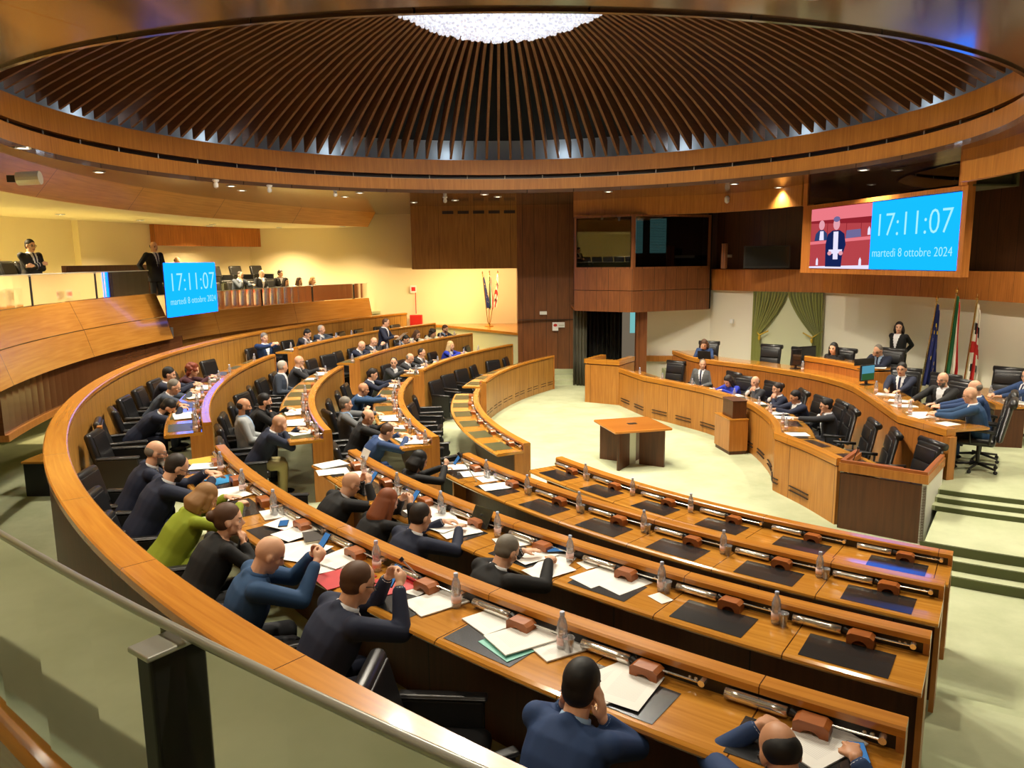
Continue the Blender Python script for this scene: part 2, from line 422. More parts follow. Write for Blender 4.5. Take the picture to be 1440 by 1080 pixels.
# --- ceiling: flat soffit with the round dome opening
cir = arc(6.94, 0, 360, 3, DX, DY)[:-1]
o = sweep('ceiling', cir, rect(-.02, 22, CEIL-.01, CEIL+.0), 'soffit_wood', closed=True, out=(DX-50, DY, 0)); struct(o)
# gallery ceiling and its fascia
GP = [(0, CEIL), (.4, 4.95), (5.0, 4.95), (5.0, CEIL)]
o = sweep('ceiling', arc(18.0, 144.2, 262, 1), [(.02, CEIL-.003), (.42, 4.97), (5.0, 4.97), (5.0, CEIL-.003)], 'cream_wall', out=PA(200, 40)); struct(o)
o = sweep('trim_2', arc(18.0, 144.2, 262, 1), [(0, CEIL-.002), (.4, 4.95), (.46, 4.95), (.06, CEIL-.002)], 'lightened_fascia_wood', out=PA(200, 40)); struct(o)

# --- dome
dome = empty('ribbed_dome', (DX, DY, 0))
tag(dome, 'round ribbed timber dome with wooden rim over the chamber', 'dome')
circ0 = arc(6.94, 0, 360, 2, 0, 0)[:-1]
sweep('rim_band', circ0, rect(0, .25, CEIL+.005, 5.74), 'ring_wood', dome, closed=True, out=(-50, 0, 0))
sweep('rim_band', circ0, rect(.1, .34, 5.85, 6.2), 'ring_wood', dome, closed=True, out=(-50, 0, 0))
sweep('rim_lip', circ0, rect(-.04, .0, CEIL-.03, CEIL+.05), 'soffit_wood', dome, closed=True, out=(-50, 0, 0))
sweep('vent_slot', circ0, rect(.22, .3, 5.73, 5.86), 'fascia_black', dome, closed=True, out=(-50, 0, 0))
gg = G()
for k in range(48):
    a = rad(k*7.5); p = Vector((cos(a), sin(a), 0))
    gg.tube(p*7.10 + Vector((0, 0, 5.74)), p*7.10 + Vector((0, 0, 5.85)), .012, n=6)
sweep(None, circ0, rect(.14, .16, 5.745, 5.76), None, closed=True, out=(-50, 0, 0), g=gg)
gg.build('vent_frame', 'steel', dome)
sweep('parapet', circ0, rect(.62, .7, 6.15, 6.75), 'grey_concrete', dome, closed=True, out=(-50, 0, 0))
sweep('ledge', circ0, rect(.3, .7, 6.1, 6.15), 'dome_dark', dome, closed=True, out=(-50, 0, 0))
def zrib(q): return 6.2 + 1.95*(1-(q/6.98)**2.1)
shell = [(7.6, 6.72)] + [(q, zrib(q*.93)+.5) for q in (7.3, 6.8, 6, 5, 4, 3, 2, 1, .1)]
vs = []; fs = []; n = 72
for (q, z) in shell:
    for i in range(n): vs.append((q*cos(2*pi*i/n), q*sin(2*pi*i/n), z))
for k in range(len(shell)-1):
    for i in range(n): fs.append((k*n+i, (k+1)*n+i, (k+1)*n+(i+1) % n, k*n+(i+1) % n))
mesh_obj('dome_shell', vs, fs, 'dome_dark', dome, smooth=True)
def rib_mesh(g, a):
    w = .028; qs = [6.97, 6.6, 6.1, 5.5, 4.8, 4.0, 3.2, 2.4, 1.7]; vs = []; T = Matrix.Rotation(a, 4, 'Z')
    for q in qs:
        z = zrib(q) + (.0 if q < 6.9 else 0)
        for (yy, dz) in ((-w, 0), (w, 0), (w, .36), (-w, .36)): vs.append(T @ Vector((q, yy, z+dz)))
    fs = [(4*k+j, 4*k+(j+1) % 4, 4*k+4+(j+1) % 4, 4*k+4+j) for k in range(len(qs)-1) for j in range(4)]
    fs += [(3, 2, 1, 0), tuple(4*(len(qs)-1)+j for j in range(4))]
    g.add(vs, fs)
NR = 150
rest = G(); order = sorted(range(NR), key=lambda k: abs(((k*360/NR - 90) + 180) % 360 - 180))
vis = set(sorted(range(NR), key=lambda k: -sin(2*pi*k/NR))[:100])
for k in range(NR):
    a = 2*pi*k/NR
    if k in vis: q = G(); rib_mesh(q, a); q.build('rib', 'rib_wood', dome)
    else: rib_mesh(rest, a)
tag(rest.build('rib', 'rib_wood', dome), kind='stuff')
sweep('crown_ring', arc(1.8, 0, 360, 5, 0, 0)[:-1], rect(0, .1, 8.0, 8.3), 'rib_wood', dome, closed=True, out=(-50, 0, 0))

# --- chandelier
ch = empty('crystal_chandelier', (DX, DY, 8.45)); tag(ch, 'huge round chandelier of hanging clear crystal drops at the dome centre', 'chandelier')
g = G(); g.lathe([(1.75, -.45), (1.8, -.42), (1.8, -.3), (.4, 0), (.1, .15)], 40); g.build('ceiling_plate', 'steel', ch)
drops = []
step = .105
for i in range(-18, 19):
    for j in range(-18, 19):
        x = i*step + (j % 2)*step/2 + random.uniform(-.02, .02); y = j*step*.9 + random.uniform(-.02, .02); q = hypot(x, y)
        if q < 1.70: drops.append((x, y, 7.2 + .34*(q/1.5)**2 + random.uniform(-.03, .05)))
drops.sort(key=lambda d: d[1]*.3 + d[2])
rest = G()
for i, (x, y, z) in enumerate(drops):
    q = G() if i < 100 else rest
    z0 = z-8.45
    q.tube((x, y, z0), (x, y, -.42), .017, n=5, cap=False); q.ball((x, y, z0), .032, n=6, m=4)
    if i < 100: q.build('crystal_drop', 'crystal', ch)
tag(rest.build('crystal_drop', 'crystal', ch), kind='stuff')
lp = light('POINT', 'chandelier_lamp', (0, 0, -.55), 160, (1, .97, .95), .3); lp.parent = ch
for k in range(10):
    a = 2*pi*k/10
    lp = light('SPOT', 'chandelier_spot', (2.15*cos(a), 2.15*sin(a), -.75), 1100, (1, .90, .72), .08, (5.0*cos(a), 5.0*sin(a), -9), 120, .7); lp.parent = ch

# --- walls
o = sweep('wall_back', arc(22.6, 140, 262, 2), rect(0, .2, .7, CEIL), 'cream_wall', out=PA(200, 60)); struct(o)
g = G(); g.box(-11, .3, 27.6, 27.8, .6, CEIL); struct(g.build('wall_far', 'cream_wall'))
# corner in the gallery wall on the left
g = G(); g.prism([(-11.76, 21.1), (-10.98, 23.8), (-11.9, 24.2), (-12.9, 21.4)], .78, 4.97); struct(g.build('wall_left', 'cream_wall'))
# hanging wood bulkhead above the alcove
g = G(); g.prism([(-3.04, 23.7), (.2, 23.7), (.2, 27.6), (-3.55, 27.6)], 3.52, CEIL); struct(g.build('wall_bulkhead', 'band_wood'))
# tall wood wall right of the alcove
g = G(); g.prism([(.2, 23.68), (1.93, 23.55), (1.93, 24.6), (.2, 27.6)], 0, CEIL); struct(g.build('wall_right', 'red_wood'))
g = G(); g.box(.2, 1.93, 23.5, 23.6, 1.93, 1.945); struct(g.build('trim_3', 'slot_dark'))
# raised sill of the alcove with the flags
g = G(); g.prism([(.2, 23.95), (.2, 27.6), (-3.6, 27.6), (-2.28, 27.0)], 1.42, 1.5); struct(g.build('trim_4', 'cap_wood'))
g = G(); g.prism([(.2, 24.02), (.2, 27.6), (-3.5, 27.6), (-2.2, 27.05)], 0, 1.42); struct(g.build('wall_alcove', 'pale_panel'))
# white wall wrapped round the presidency, wood band above it, dark recess over the band
WP = [(3.9, 22.6), (5.84, 22.3), (6.7, 21.1), (8.18, 19.9), (9.05, 18.1), (9.58, 16.8), (9.97, 14.8), (10.15, 12.5), (10.1, 9.0), (9.8, 5.0)]
WPS = smooth_path(WP, 5, (1, 2, 3))
inn = (6, 14, 0)
o = sweep('wall_presidency', WPS, rect(-.25, 0, 0, 2.86), 'white_wall', out=inn); struct(o)
bandp = smooth_path(WP[1:], 5, (1, 2))
o = sweep('trim_5', bandp, rect(-.25, .14, 2.86, 3.45), 'presidency_wood', out=inn); struct(o)
o = sweep('wall_upper', [Vector((4.6, 22.75, 0))] + bandp, rect(-.5, -.3, 3.4, CEIL), 'dark_wood', out=inn); struct(o)
o = sweep('trim_6', [Vector((3.9, 22.52, 0)), Vector((5.8, 22.25, 0))], rect(0, .06, .75, .92), 'end_wood', out=inn); struct(o)
# fascia between booth and video wall, and right of the video wall
o = sweep('trim_7', smooth_path([(1.8, 22.1), (3.4, 21.2), (5.2, 20.5), (6.2, 19.4), (6.72, 17.95)], 6), rect(-.12, 0, 4.95, CEIL), 'ring_wood', out=inn); struct(o)
o = sweep('trim_8', arc(7.25, 1, -36, 3, DX, DY), rect(-.12, 0, 4.93, CEIL), 'ring_wood', out=(0, 14, 0)); struct(o)

# --- translators' booth
booth = empty('interpreter_booth', (0, 0, 0)); tag(booth, 'wood-clad observation booth with two dark windows above the curtained doorway', 'booth')
BF = [Vector((1.8, 21.9, 0)), Vector((3.33, 20.9, 0)), Vector((5.68, 21.9, 0))]
sweep('cladding', BF, rect(-.12, 0, 2.32, 2.9), 'red_wood', booth, out=(3, 10, 0))
sweep('cladding', BF, rect(-.12, .0, 2.915, 3.5), 'red_wood', booth, out=(3, 10, 0))
g = G(); g.prism([(1.8, 21.95), (3.33, 20.97), (5.6, 21.95), (6.2, 25.6), (1.9, 25.6)], 2.34, 2.4); g.build('underside', 'presidency_wood', booth)
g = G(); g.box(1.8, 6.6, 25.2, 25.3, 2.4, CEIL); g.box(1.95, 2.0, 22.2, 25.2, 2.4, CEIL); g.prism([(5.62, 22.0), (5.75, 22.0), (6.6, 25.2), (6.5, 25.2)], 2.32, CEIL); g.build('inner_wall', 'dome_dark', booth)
def strip(name, a, b, z0, z1, t, m, parent):
    g = G(); a = Vector(a); b = Vector(b); d = (b-a).normalized(); n = Vector((d.y, -d.x, 0))*t
    g.prism([(a.x, a.y), (b.x, b.y), ((b+n).x, (b+n).y), ((a+n).x, (a+n).y)], z0, z1); return g.build(name, m, parent)
for (a, b) in ((BF[0], BF[1]), (BF[1], BF[2])):
    fr = G(); d = (b-a).normalized()
    strip('window_pane', a+d*.08+Vector((0, .04, 0)), b-d*.08+Vector((0, .04, 0)), 3.53, 4.93, .012, 'dark_glass', booth)
    for (p, q, z0, z1) in ((a, b, 3.5, 3.55), (a, b, 4.91, 4.97)): strip('window_frame', p, q, z0, z1, -.06, 'red_wood', booth)
    strip('window_frame', a, a+d*.07, 3.5, 4.95, -.07, 'red_wood', booth); strip('window_frame', b-d*.07, b, 3.5, 4.95, -.07, 'red_wood', booth)
for (x0, x1) in ((4.0, 4.3), (4.54, 5.06), (5.22, 5.94)):
    g = G(); g.box(x0, x1, 25.1, 25.14, 3.95, 5.05)
    w = g.build('blind_window', 'window_glow', booth)
    g = G()
    for k in range(22): g.box(x0, x1, 25.07, 25.1, 3.97+k*.05, 3.985+k*.05)
    g.build('blind_slats', 'dome_dark', w)
for x in (4.4, 5.2):
    g = G(); g.rbox(x-.25, x+.25, 22.9, 22.98, 3.1, 3.72, .04); g.build('desk_chair_back', 'black_leather', booth)
# pillar and curtains under the booth
g = G(); g.box(3.52, 3.82, 21.35, 21.6, 0, 2.34); struct(g.build('wall_pillar', 'red_wood'))
def curtain(name, p, q, z0, z1, folds, amp, m, label, group=None, n=160):
    p, q = Vector(p), Vector(q); d = (q-p); L = d.length; d.normalize(); nn = Vector((d.y, -d.x, 0)); vs = []; fs = []
    for k in range(2):
        for i in range(n+1):
            t = i/n; w = amp*sin(t*folds*2*pi) + amp*.4*sin(t*folds*4.7+1)
            for z, f in ((z0, 1.15), (z1, .8)): vs.append(p + d*L*t + nn*(w*f + k*.012) + Vector((0, 0, z)))
    N = 2*(n+1)
    for i in range(n):
        a = 2*i; fs += [(a, a+2, a+3, a+1), (N+a, N+a+1, N+a+3, N+a+2), (a+1, a+3, N+a+3, N+a+1), (a, N+a, N+a+2, a+2)]
    fs += [(0, 1, N+1, N), (2*n, N+2*n, N+2*n+1, 2*n+1)]
    o = mesh_obj(name, vs, fs, m, smooth=True); tag(o, label, 'curtain', group); return o
curtain('door_curtain', (1.86, 22.75, 0), (2.25, 22.6, 0), .02, 2.32, 4, .05, 'dark_green_velvet', 'olive green curtain drawn to the left side of the doorway under the booth')
curtain('door_curtain', (2.25, 23.3, 0), (3.4, 23.3, 0), .02, 2.32, 9, .05, 'side_black', 'dark curtain hanging across the doorway under the booth')
g = G(); g.box(3.6, 3.78, 23.0, 23.04, 1.55, 2.3); tag(g.build('wall_panel', 'window_glow'), 'narrow pale blue lit panel seen through the doorway beside the dark curtain', 'panel')
for k in range(3):
    g = G(); g.box(1.25, 2.3-.15*k, 22.9+.3*k, 23.6, k*.13, k*.13+.13)
    struct(g.build('floor', 'carpet'))

# --- drapes over the niche behind the presidency
g = G(); a, b = Vector((6.72, 21.0, 0)), Vector((8.16, 19.85, 0)); d = (b-a).normalized(); nn = Vector((-d.y, d.x, 0)); nn = -nn if nn.dot(Vector((-1, -1, 0))) < 0 else nn
q0, q1 = a+nn*.03, b+nn*.03
g.prism([(a.x, a.y), (b.x, b.y), (q1.x, q1.y), (q0.x, q0.y)], .55, 2.85); struct(g.build('wall_niche', 'pale_green'if 'pale_green' in M else 'pale_panel'))
L = (b-a).length
def drape(side):
    n = 70; m = 30; vs = []; fs = []
    for k in range(m+1):
        z = 2.86 - k/m*2.26
        t = min(1, (2.86-z)/1.15); w = (L/2)*(1 - .78*t**1.5) if z > 1.7 else L*.11 + (1.7-z)*.10
        for i in range(n+1):
            s = i/n; u = s*w; u = u if side < 0 else L-u
            amp = .035 + .02*(1-t); dep = .10 + amp*sin(s*11*2*pi) + amp*.4*sin(s*27+2)
            p = a + d*u + nn*dep; vs.append((p.x, p.y, z))
    for k in range(m):
        for i in range(n): fs.append((k*(n+1)+i, k*(n+1)+i+1, (k+1)*(n+1)+i+1, (k+1)*(n+1)+i))
    o = mesh_obj('drape', vs, fs, 'green_velvet', smooth=True)
    sd = o.modifiers.new('s', 'SOLIDIFY'); sd.thickness = .012
    tag(o, 'green velvet drape tied back at the %s of the niche behind the presidency' % ('left' if side < 0 else 'right'), 'curtain')
    g = G(); u = L*.12 if side < 0 else L*.88
    p0 = a + d*(0 if side < 0 else L) + nn*.05 + Vector((0, 0, 1.85)); p1 = a + d*(u) + nn*.17 + Vector((0, 0, 1.68)); p2 = a + d*(L*.25 if side < 0 else L*.75) + nn*.16 + Vector((0, 0, 1.8))
    g.tube(p0, p1, .018); g.tube(p1, p2, .018); g.ball(p1 - Vector((0, 0, .08)), .035, .035, .07)
    g.build('tieback_cord', 'gold_cord', o)
drape(-1); drape(1)

# --- gallery fronts
gal = empty('gallery_parapet', (0, 0, 0)); tag(gal, 'curved honey-coloured wooden gallery front running along the left and far side', 'parapet')
lowA, hiA, hiB = 143.5, 174.4, 216
# upper panel of the raised left part, seam, lower panel
sweep('front_panel', arc(18.0, hiA, hiB, .8), [(.15, 2.58), (.35, 3.10), (.50, 3.10), (.30, 2.58)], 'gallery_wood', gal, out=PA(200, 40))
sweep('front_panel', arc(18.0, hiA, hiB, .8), [(.0, 2.06), (.14, 2.565), (.30, 2.565), (.2, 2.06)], 'gallery_wood', gal, out=PA(200, 40))
sweep('front_panel', arc(18.0, lowA, hiA, .8), [(.60, 1.88), (.74, 2.50), (.87, 2.50), (.72, 1.88)], 'gallery_wood', gal, out=PA(160, 40))
sweep('recessed_panel', arc(18.0, lowA, hiA, .8), rect(.74, .8, 0, 1.9), 'band_wood', gal, out=PA(160, 40))
sweep('polished_panel', arc(18.0, hiA-2, 196.5, .8), rect(.15, .3, 1.35, 2.06), 'polished_wood', gal, out=PA(200, 40))
sweep('edge_trim', arc(18.0, 181, 196.5, .8), rect(.1, .3, 1.25, 1.35), 'end_wood', gal, out=PA(200, 40))
sweep('front_panel', arc(18.0, hiB, 262, .8), [(-.04, 2.06), (-.03, 2.50), (.10, 2.50), (.1, 2.06)], 'gallery_wood', gal, out=PA(240, 40))
sweep('handrail_shelf', arc(18.0, hiB, 262, .8), rect(-.05, .03, 2.50, 2.53), 'cap_wood', gal, out=PA(240, 40))
# gallery floor tiers
struct(annulus('floor', 18.82, 19.3, 140, 174, 1.9, 2.0, 'carpet')); struct(annulus('floor', 19.3, 22.6, 140, 172, 1.9, 2.0, 'carpet'))
struct(annulus('floor', 20.15, 22.6, 140, 171, 2.0, 2.25, 'carpet')); struct(annulus('floor', 21.1, 22.6, 140, 171, 2.25, 2.75, 'carpet'))
struct(annulus('floor', 18.45, 19.8, 172, 262, 2.0, 2.25, 'carpet')); struct(annulus('floor', 19.8, 20.6, 177.3, 262, 2.25, 2.95, 'carpet')); struct(annulus('floor', 20.6, 22.6, 171, 262, 2.25, 2.6, 'carpet'))
# glass balustrades
def balustrade(a0, a1, posts, roff, z0, z1, label, gm='gallery_glass'):
    t = empty('glass_balustrade', (0, 0, 0)); tag(t, label, 'balustrade')
    edges = [a0] + posts + [a1]
    for i in range(len(edges)-1):
        e0, e1 = edges[i], edges[i+1]; s = 1 if e1 > e0 else -1
        sweep('glass_pane', arc(roff, e0+s*.12, e1-s*.12, 1), rect(0, .012, z0+.01, z1), gm, t, out=PA((e0+e1)/2, 60))
    for i in range(len(edges)-1):
        e0, e1 = edges[i], edges[i+1]
    path = arc(roff+.006, a0, a1, .8); gg = G()
    gg.path_tube([p_+Vector((0, 0, z1)) for p_ in path], .010, 10)
    gg.build('handrail', 'steel', t, smooth=True)
    for a in posts:
        T = Matrix.Translation(PA(a, roff+.03, 0)) @ Matrix.Rotation(rad(a), 4, 'Z')
        g = G(); g.rbox(-.040, .040, -.027, .027, z0-.05, z1-.02, .008, T); p = g.build('post', 'side_black', t)
        g = G(); g.rbox(-.05, .05, -.037, .037, z1-.03, z1-.018, .004, T); g.build('post_cap', 'steel', p)
    return t
balustrade(hiA+.3, hiB, [181.4, 189.1, 197, 205], 18.42, 3.10, 3.63, 'smoked glass balustrade on the raised left part of the gallery')
balustrade(lowA, hiA, [145.5, 151.4, 158.4, 166.5], 18.8, 2.5, 3.02, 'smoked glass balustrade along the lower far part of the gallery')
balustrade(hiB+.5, 262, [233.7], 18.05, 2.53, 3.1, 'smoked glass balustrade with steel rail close to the camera', 'smoked_glass')
# low wooden wall behind the left balustrade, hanging panel on the back wall
o = sweep('low_wall', arc(19.9, 167.0, 176.8, 1), rect(0, .12, 2.25, 3.76), 'outer_wood', out=PA(170, 60)); tag(o, 'low dark wooden wall behind the left gallery glass', 'low wall')
o = sweep('hanging_panel', arc(22.25, 145.4, 159.8, 1), rect(0, .3, 4.33, 4.97), 'presidency_wood', out=PA(150, 60)); tag(o, 'red-brown wooden panel hanging high on the cream gallery wall', 'panel')

# --- outer wall behind the back row
ow = empty('curved_wall', (0, 0, 0)); tag(ow, 'curved wooden wall with broad honey cap enclosing the back row', 'wall')
sweep('cap', arc(16.80, 143.8, 262, .6), [(0, 1.98), (.0, 2.03), (.012, 2.04), (.20, 2.04), (.212, 2.03), (.212, 1.98)], 'cap_wood', ow, out=PA(200, 60))
sweep('inner_cladding', arc(16.80, 143.8, 262, .6), rect(.03, .10, .78, 1.98), 'panel_wood', ow, out=PA(200, 60))
sweep('outer_cladding', arc(16.80, 143.8, 262, .6), rect(.10, .19, 0, 1.98), 'outer_wood', ow, out=PA(200, 60))
g = G(); T = Matrix.Translation(PA(202.2, 16.62, 0)) @ Matrix.Rotation(rad(202.2), 4, 'Z'); g.box(-.03, .03, -.05, .05, .78, 1.72, T)
tag(g.build('wooden_post', 'end_wood'), 'slim upright wooden post against the inside of the curved wall', 'post')
# corridor cabinet
cb = empty('side_cabinet', (-7.62, 12.42, 0)); tag(cb, 'low black cabinet with wooden top on the corridor carpet outside the curved wall', 'cabinet')
g = G(); g.rbox(-.45, .45, -.28, .3, 0, .56, .01); g.build('body', 'side_black', cb)
g = G(); g.rbox(-.47, .47, -.3, .32, .56, .60, .008); g.build('top', 'cap_wood', cb)

# ================================================================== BENCH ROWS
def bench(bank, k):
    a0, a1 = BANK[bank]; R = ROW_R[k]; Z = ROW_Z[k]; n = SEATS[bank][k]; zb = ROW_Z[k-1] if k else 0
    t = empty('curved_bench', (0, 0, 0)); outp = PA((a0+a1)/2, 60)
    tag(t, 'curved wooden desk bench, %s row of the %s bank of seats' % (ROWN[k], bank), 'bench', None)
    pth = arc(R, a0, a1, .5)
    sweep('cap', pth, [(0, Z+.945), (0, Z+.985), (.012, Z+1.0), (.105, Z+1.0), (.118, Z+.99), (.118, Z+.955), (.10, Z+.945)], 'cap_wood', t, out=outp)
    sweep('front_panel', pth, rect(.02, .06, zb, Z+.925), 'panel_wood', t, out=outp)
    sweep('shadow_gap', pth, rect(.035, .08, Z+.92, Z+.95), 'slot_dark', t, out=outp)
    sweep('back_fascia', pth, rect(.085, .10, Z+.87, Z+.945), 'fascia_black', t, out=outp)
    sweep('desktop', pth, [(.05, Z+.84), (.05, Z+.88), (.55, Z+.88), (.572, Z+.87), (.578, Z+.855), (.568, Z+.84), (.545, Z+.835)], 'desk_top_wood', t, out=outp)
    sweep('knee_panel', pth, rect(.062, .09, Z, Z+.85), 'outer_wood', t, out=outp)
    s = 1 if a1 > a0 else -1
    for (e, q) in ((a0, s), (a1, -s)):
        w = degrees(.035/R)*q
        p = [PA(e + w*i/2, R) for i in range(3)]
        sweep('end_panel', p, rect(.0, .27, zb, Z+.84) , 'end_wood', t, out=PA(e, 60))
        sweep('end_panel', p, rect(.0, .118, Z+.84, Z+.955) , 'end_wood', t, out=PA(e, 60))
    st = (a1-a0)/n; sg = G()
    for i in range(n):
        m0 = a0 + st*i; mw = abs(st)*pi/180*R; dl = 1 if s > 0 else -1
        L, Rt = (m0, m0+st) if s > 0 else (m0+st, m0)         # user's left = smaller angle
        W_ = Rt-L
        f = lambda x: L + W_*x
        p0 = [PA(f(.04 + .36*q/4), R+.132, Z+.918) for q in range(5)]
        g = G(); g.path_tube(p0, .027, 12)
        lm = g.build('reading_lamp', 'chrome', t, smooth=True)
        g = G(); g.tube(PA(f(.42), R+.135, Z+.93), PA(f(.49), R+.15, Z+.92), .02, .009, n=8); g.build('lamp_hinge', 'black_plastic', lm)
        g = G(); g.tube(PA(f(.48), R+.155, Z+.935), PA(f(.90), R+.140, Z+.93), .006, n=6); mic = g.build('microphone_arm', 'chrome', t)
        g = G(); g.tube(PA(f(.895), R+.10, Z+.93), PA(f(.895), R+.15, Z+.93), .018, n=10); g.ball(PA(f(.84), R+.10, Z+.92), .012); g.ball(PA(f(.80), R+.10, Z+.92), .010); g.build('knob', 'chrome', mic)
        am = f(.55); T = Matrix.Translation(PA(am, R+.175, Z+.88)) @ Matrix.Rotation(rad(am)-pi/2, 4, 'Z')
        g = G()
        hw = .078
        # holder block with an arch cut in its front
        prof = [(-hw, 0), (-.045, 0)] + [(-.045*cos(pi*q/6), .036*sin(pi*q/6)) for q in range(1, 6)] + [(.045, 0), (hw, 0), (hw, .058), (hw*.7, .074), (-hw*.7, .074), (-hw, .058)]
        vs = [T @ Vector((x, y, z)) for y in (-.045, .045) for x, z in prof]; P = len(prof)
        g.add(vs, [tuple(range(P)), tuple(range(2*P-1, P-1, -1))] + [(q, P+q, P+(q+1) % P, (q+1) % P) for q in range(P)])
        g.build('microphone_holder', 'box_wood', t)
        am = f(.5); T = Matrix.Translation(PA(am, R+.375, Z+.8805)) @ Matrix.Rotation(rad(am)-pi/2, 4, 'Z')
        g = G(); g.box(-.25, .25, -.165, .15, 0, .003, T); g.build('desk_pad', 'olive_pad' if bank != 'near' else 'pad_black', t)
        # vent slots low on the front
        for zz in (.16, .23):
            for (x0, x1) in ((.1, .42), (.55, .87)):
                pp = [PA(f(x0 + (x1-x0)*q/4), R+.012) for q in range(5)]
                sweep(None, pp, rect(0, .01, zb+zz, zb+zz+.012), None, out=PA(am, 60), g=sg)
    sg.build('vent_slots', 'slot_dark', t)
    return t
mat('olive_pad', srgb(74, 76, 50), .32)
for b in BANK:
    for k in range(4): bench(b, k)
for k in range(16):
    a = rad(22.5*k+11)
    light('POINT', 'ledge_fill_light', (DX+7.3*cos(a), DY+7.3*sin(a), 6.35), 6, (.75, .88, 1), .05)  # unseen cool fill lights, added to brighten the grey strip under the ribs
# --- recessed downlight fixtures
dl = empty('downlight', (0, 0, 0)); dl['category'] = 'ceiling light'
g = G(); g.lathe([(.075, .01), (.1, .01), (.105, -.008), (.078, -.012), (.075, .0)], 20); g.build('trim_ring', 'steel', dl)
g = G(); g.lathe([(.074, .004), (.072, -.004), (.05, -.006)], 20); g.build('lens', 'lamp_glow', dl)
register(dl)
nd = 0
for (x, y, z, p, ang) in DOWN:
    where = 'gallery ceiling' if z < 5 else 'dark soffit'
    place(dl, (x, y, z-.012), 0, 'small round recessed downlight glowing in the %s' % where, 'recessed downlights in the %s' % where)

# ================================================================== MINISTERS' BENCH AND PRESIDENCY
t = empty('curved_bench', (0, 0, 0)); tag(t, 'long curved wooden bench of the government facing the open floor', 'bench')
def band_bench(path, outp, t, z0, zt, capd, deskw, deskz, panel, capm='cap_wood', slots=True, step=2, pads=True):
    sweep('cap', path, [(0, zt-.11), (0, zt-.015), (.015, zt), (capd-.015, zt), (capd, zt-.015), (capd, zt-.11)], capm, t, out=outp)
    sweep('front_panel', path, rect(.02, .07, z0, zt-.13), panel, t, out=outp)
    sweep('shadow_gap', path, rect(.035, .09, zt-.14, zt-.10), 'slot_dark', t, out=outp)
    sweep('desktop', path, [(capd-.02, deskz-.04), (capd-.02, deskz), (deskw-.02, deskz), (deskw, deskz-.02), (deskw-.02, deskz-.04)], 'desk_top_wood', t, out=outp)
band_bench(MFS, (9, 14, 0), t, 0, .98, .13, .66, .87, 'bench_wood')
def offset_path(path, d, outp):
    n = len(path); o = []
    for i in range(n):
        a = path[max(i-1, 0)]; b = path[min(i+1, n-1)]; tt = (b-a).normalized(); nn = Vector((tt.y, -tt.x, 0))
        if nn.dot(Vector(outp)-path[i]) < 0: nn = -nn
        o.append((path[i]+nn*d, nn))
    return o
OP = offset_path(MFS, 0, (9, 14, 0)); cum = [0]
for i in range(1, len(OP)): cum.append(cum[-1] + (OP[i][0]-OP[i-1][0]).length)
def along(OPx, cumx, s):
    for i in range(1, len(OPx)):
        if cumx[i] >= s or i == len(OPx)-1:
            f = (s-cumx[i-1])/max(1e-6, cumx[i]-cumx[i-1]); return OPx[i-1][0].lerp(OPx[i][0], f), OPx[i-1][1].lerp(OPx[i][1], f).normalized()
sg = G(); s_ = .25
while s_ < cum[-1]-.6:
    for zz in (.14, .21):
        pp = [along(OP, cum, s_ + .5*q/4)[0] for q in range(5)]
        sweep(None, pp, rect(-.004, .025, zz, zz+.013), None, out=(9, 14, 0), g=sg)
    s_ += .82
sg.build('vent_slots', 'slot_dark', t)
s_ = .9
while s_ < cum[-1]-.2:
    p, nn = along(OP, cum, s_); T = Matrix.Translation(p + nn*.40 + Vector((0, 0, .871))) @ Matrix.Rotation(face_rz((-nn.x, -nn.y)), 4, 'Z')
    g = G(); g.box(-.24, .24, -.14, .14, 0, .003, T); g.build('desk_pad', 'pad_black', t); s_ += .84
def end_slab(t, p, nn, w, z0, z1, m='end_wood', th=.05):
    T = Matrix.Translation(p) @ Matrix.Rotation(face_rz((-nn.x, -nn.y)), 4, 'Z'); g = G(); g.box(-th/2, th/2, -w, .0, z0, z1, T); g.build('end_panel', m, t)
# rostrum box at the far left end
fx = Vector((1.95, 20.02, 0)); fy = Vector((2.78, 19.52, 0)); d = (fy-fx).normalized(); nn = Vector((-d.y, d.x, 0))
nn = nn if nn.y > 0 else -nn
r = empty('rostrum', (0, 0, 0)); tag(r, 'tall open-topped wooden rostrum box at the far left end of the government bench', 'rostrum')
P4 = [fx, fy, fy+nn*1.05, fx+nn*1.05]
sweep('side_panels', [P4[3], P4[0], P4[1], P4[2]], rect(0, .05, .0, 1.02), 'bench_wood', r, out=(2.6, 20.3, 0))
sweep('cap', [P4[3], P4[0], P4[1], P4[2]], rect(-.02, .14, 1.05, 1.17), 'cap_wood', r, out=(2.6, 20.3, 0))
g = G(); Q = [fx+d*.08+nn*.1, fy-d*.08+nn*.1, fy-d*.08+nn*.6, fx+d*.08+nn*.6]; g.prism([(q.x, q.y) for q in Q], .98, 1.02); g.build('reading_shelf', 'box_wood', r)
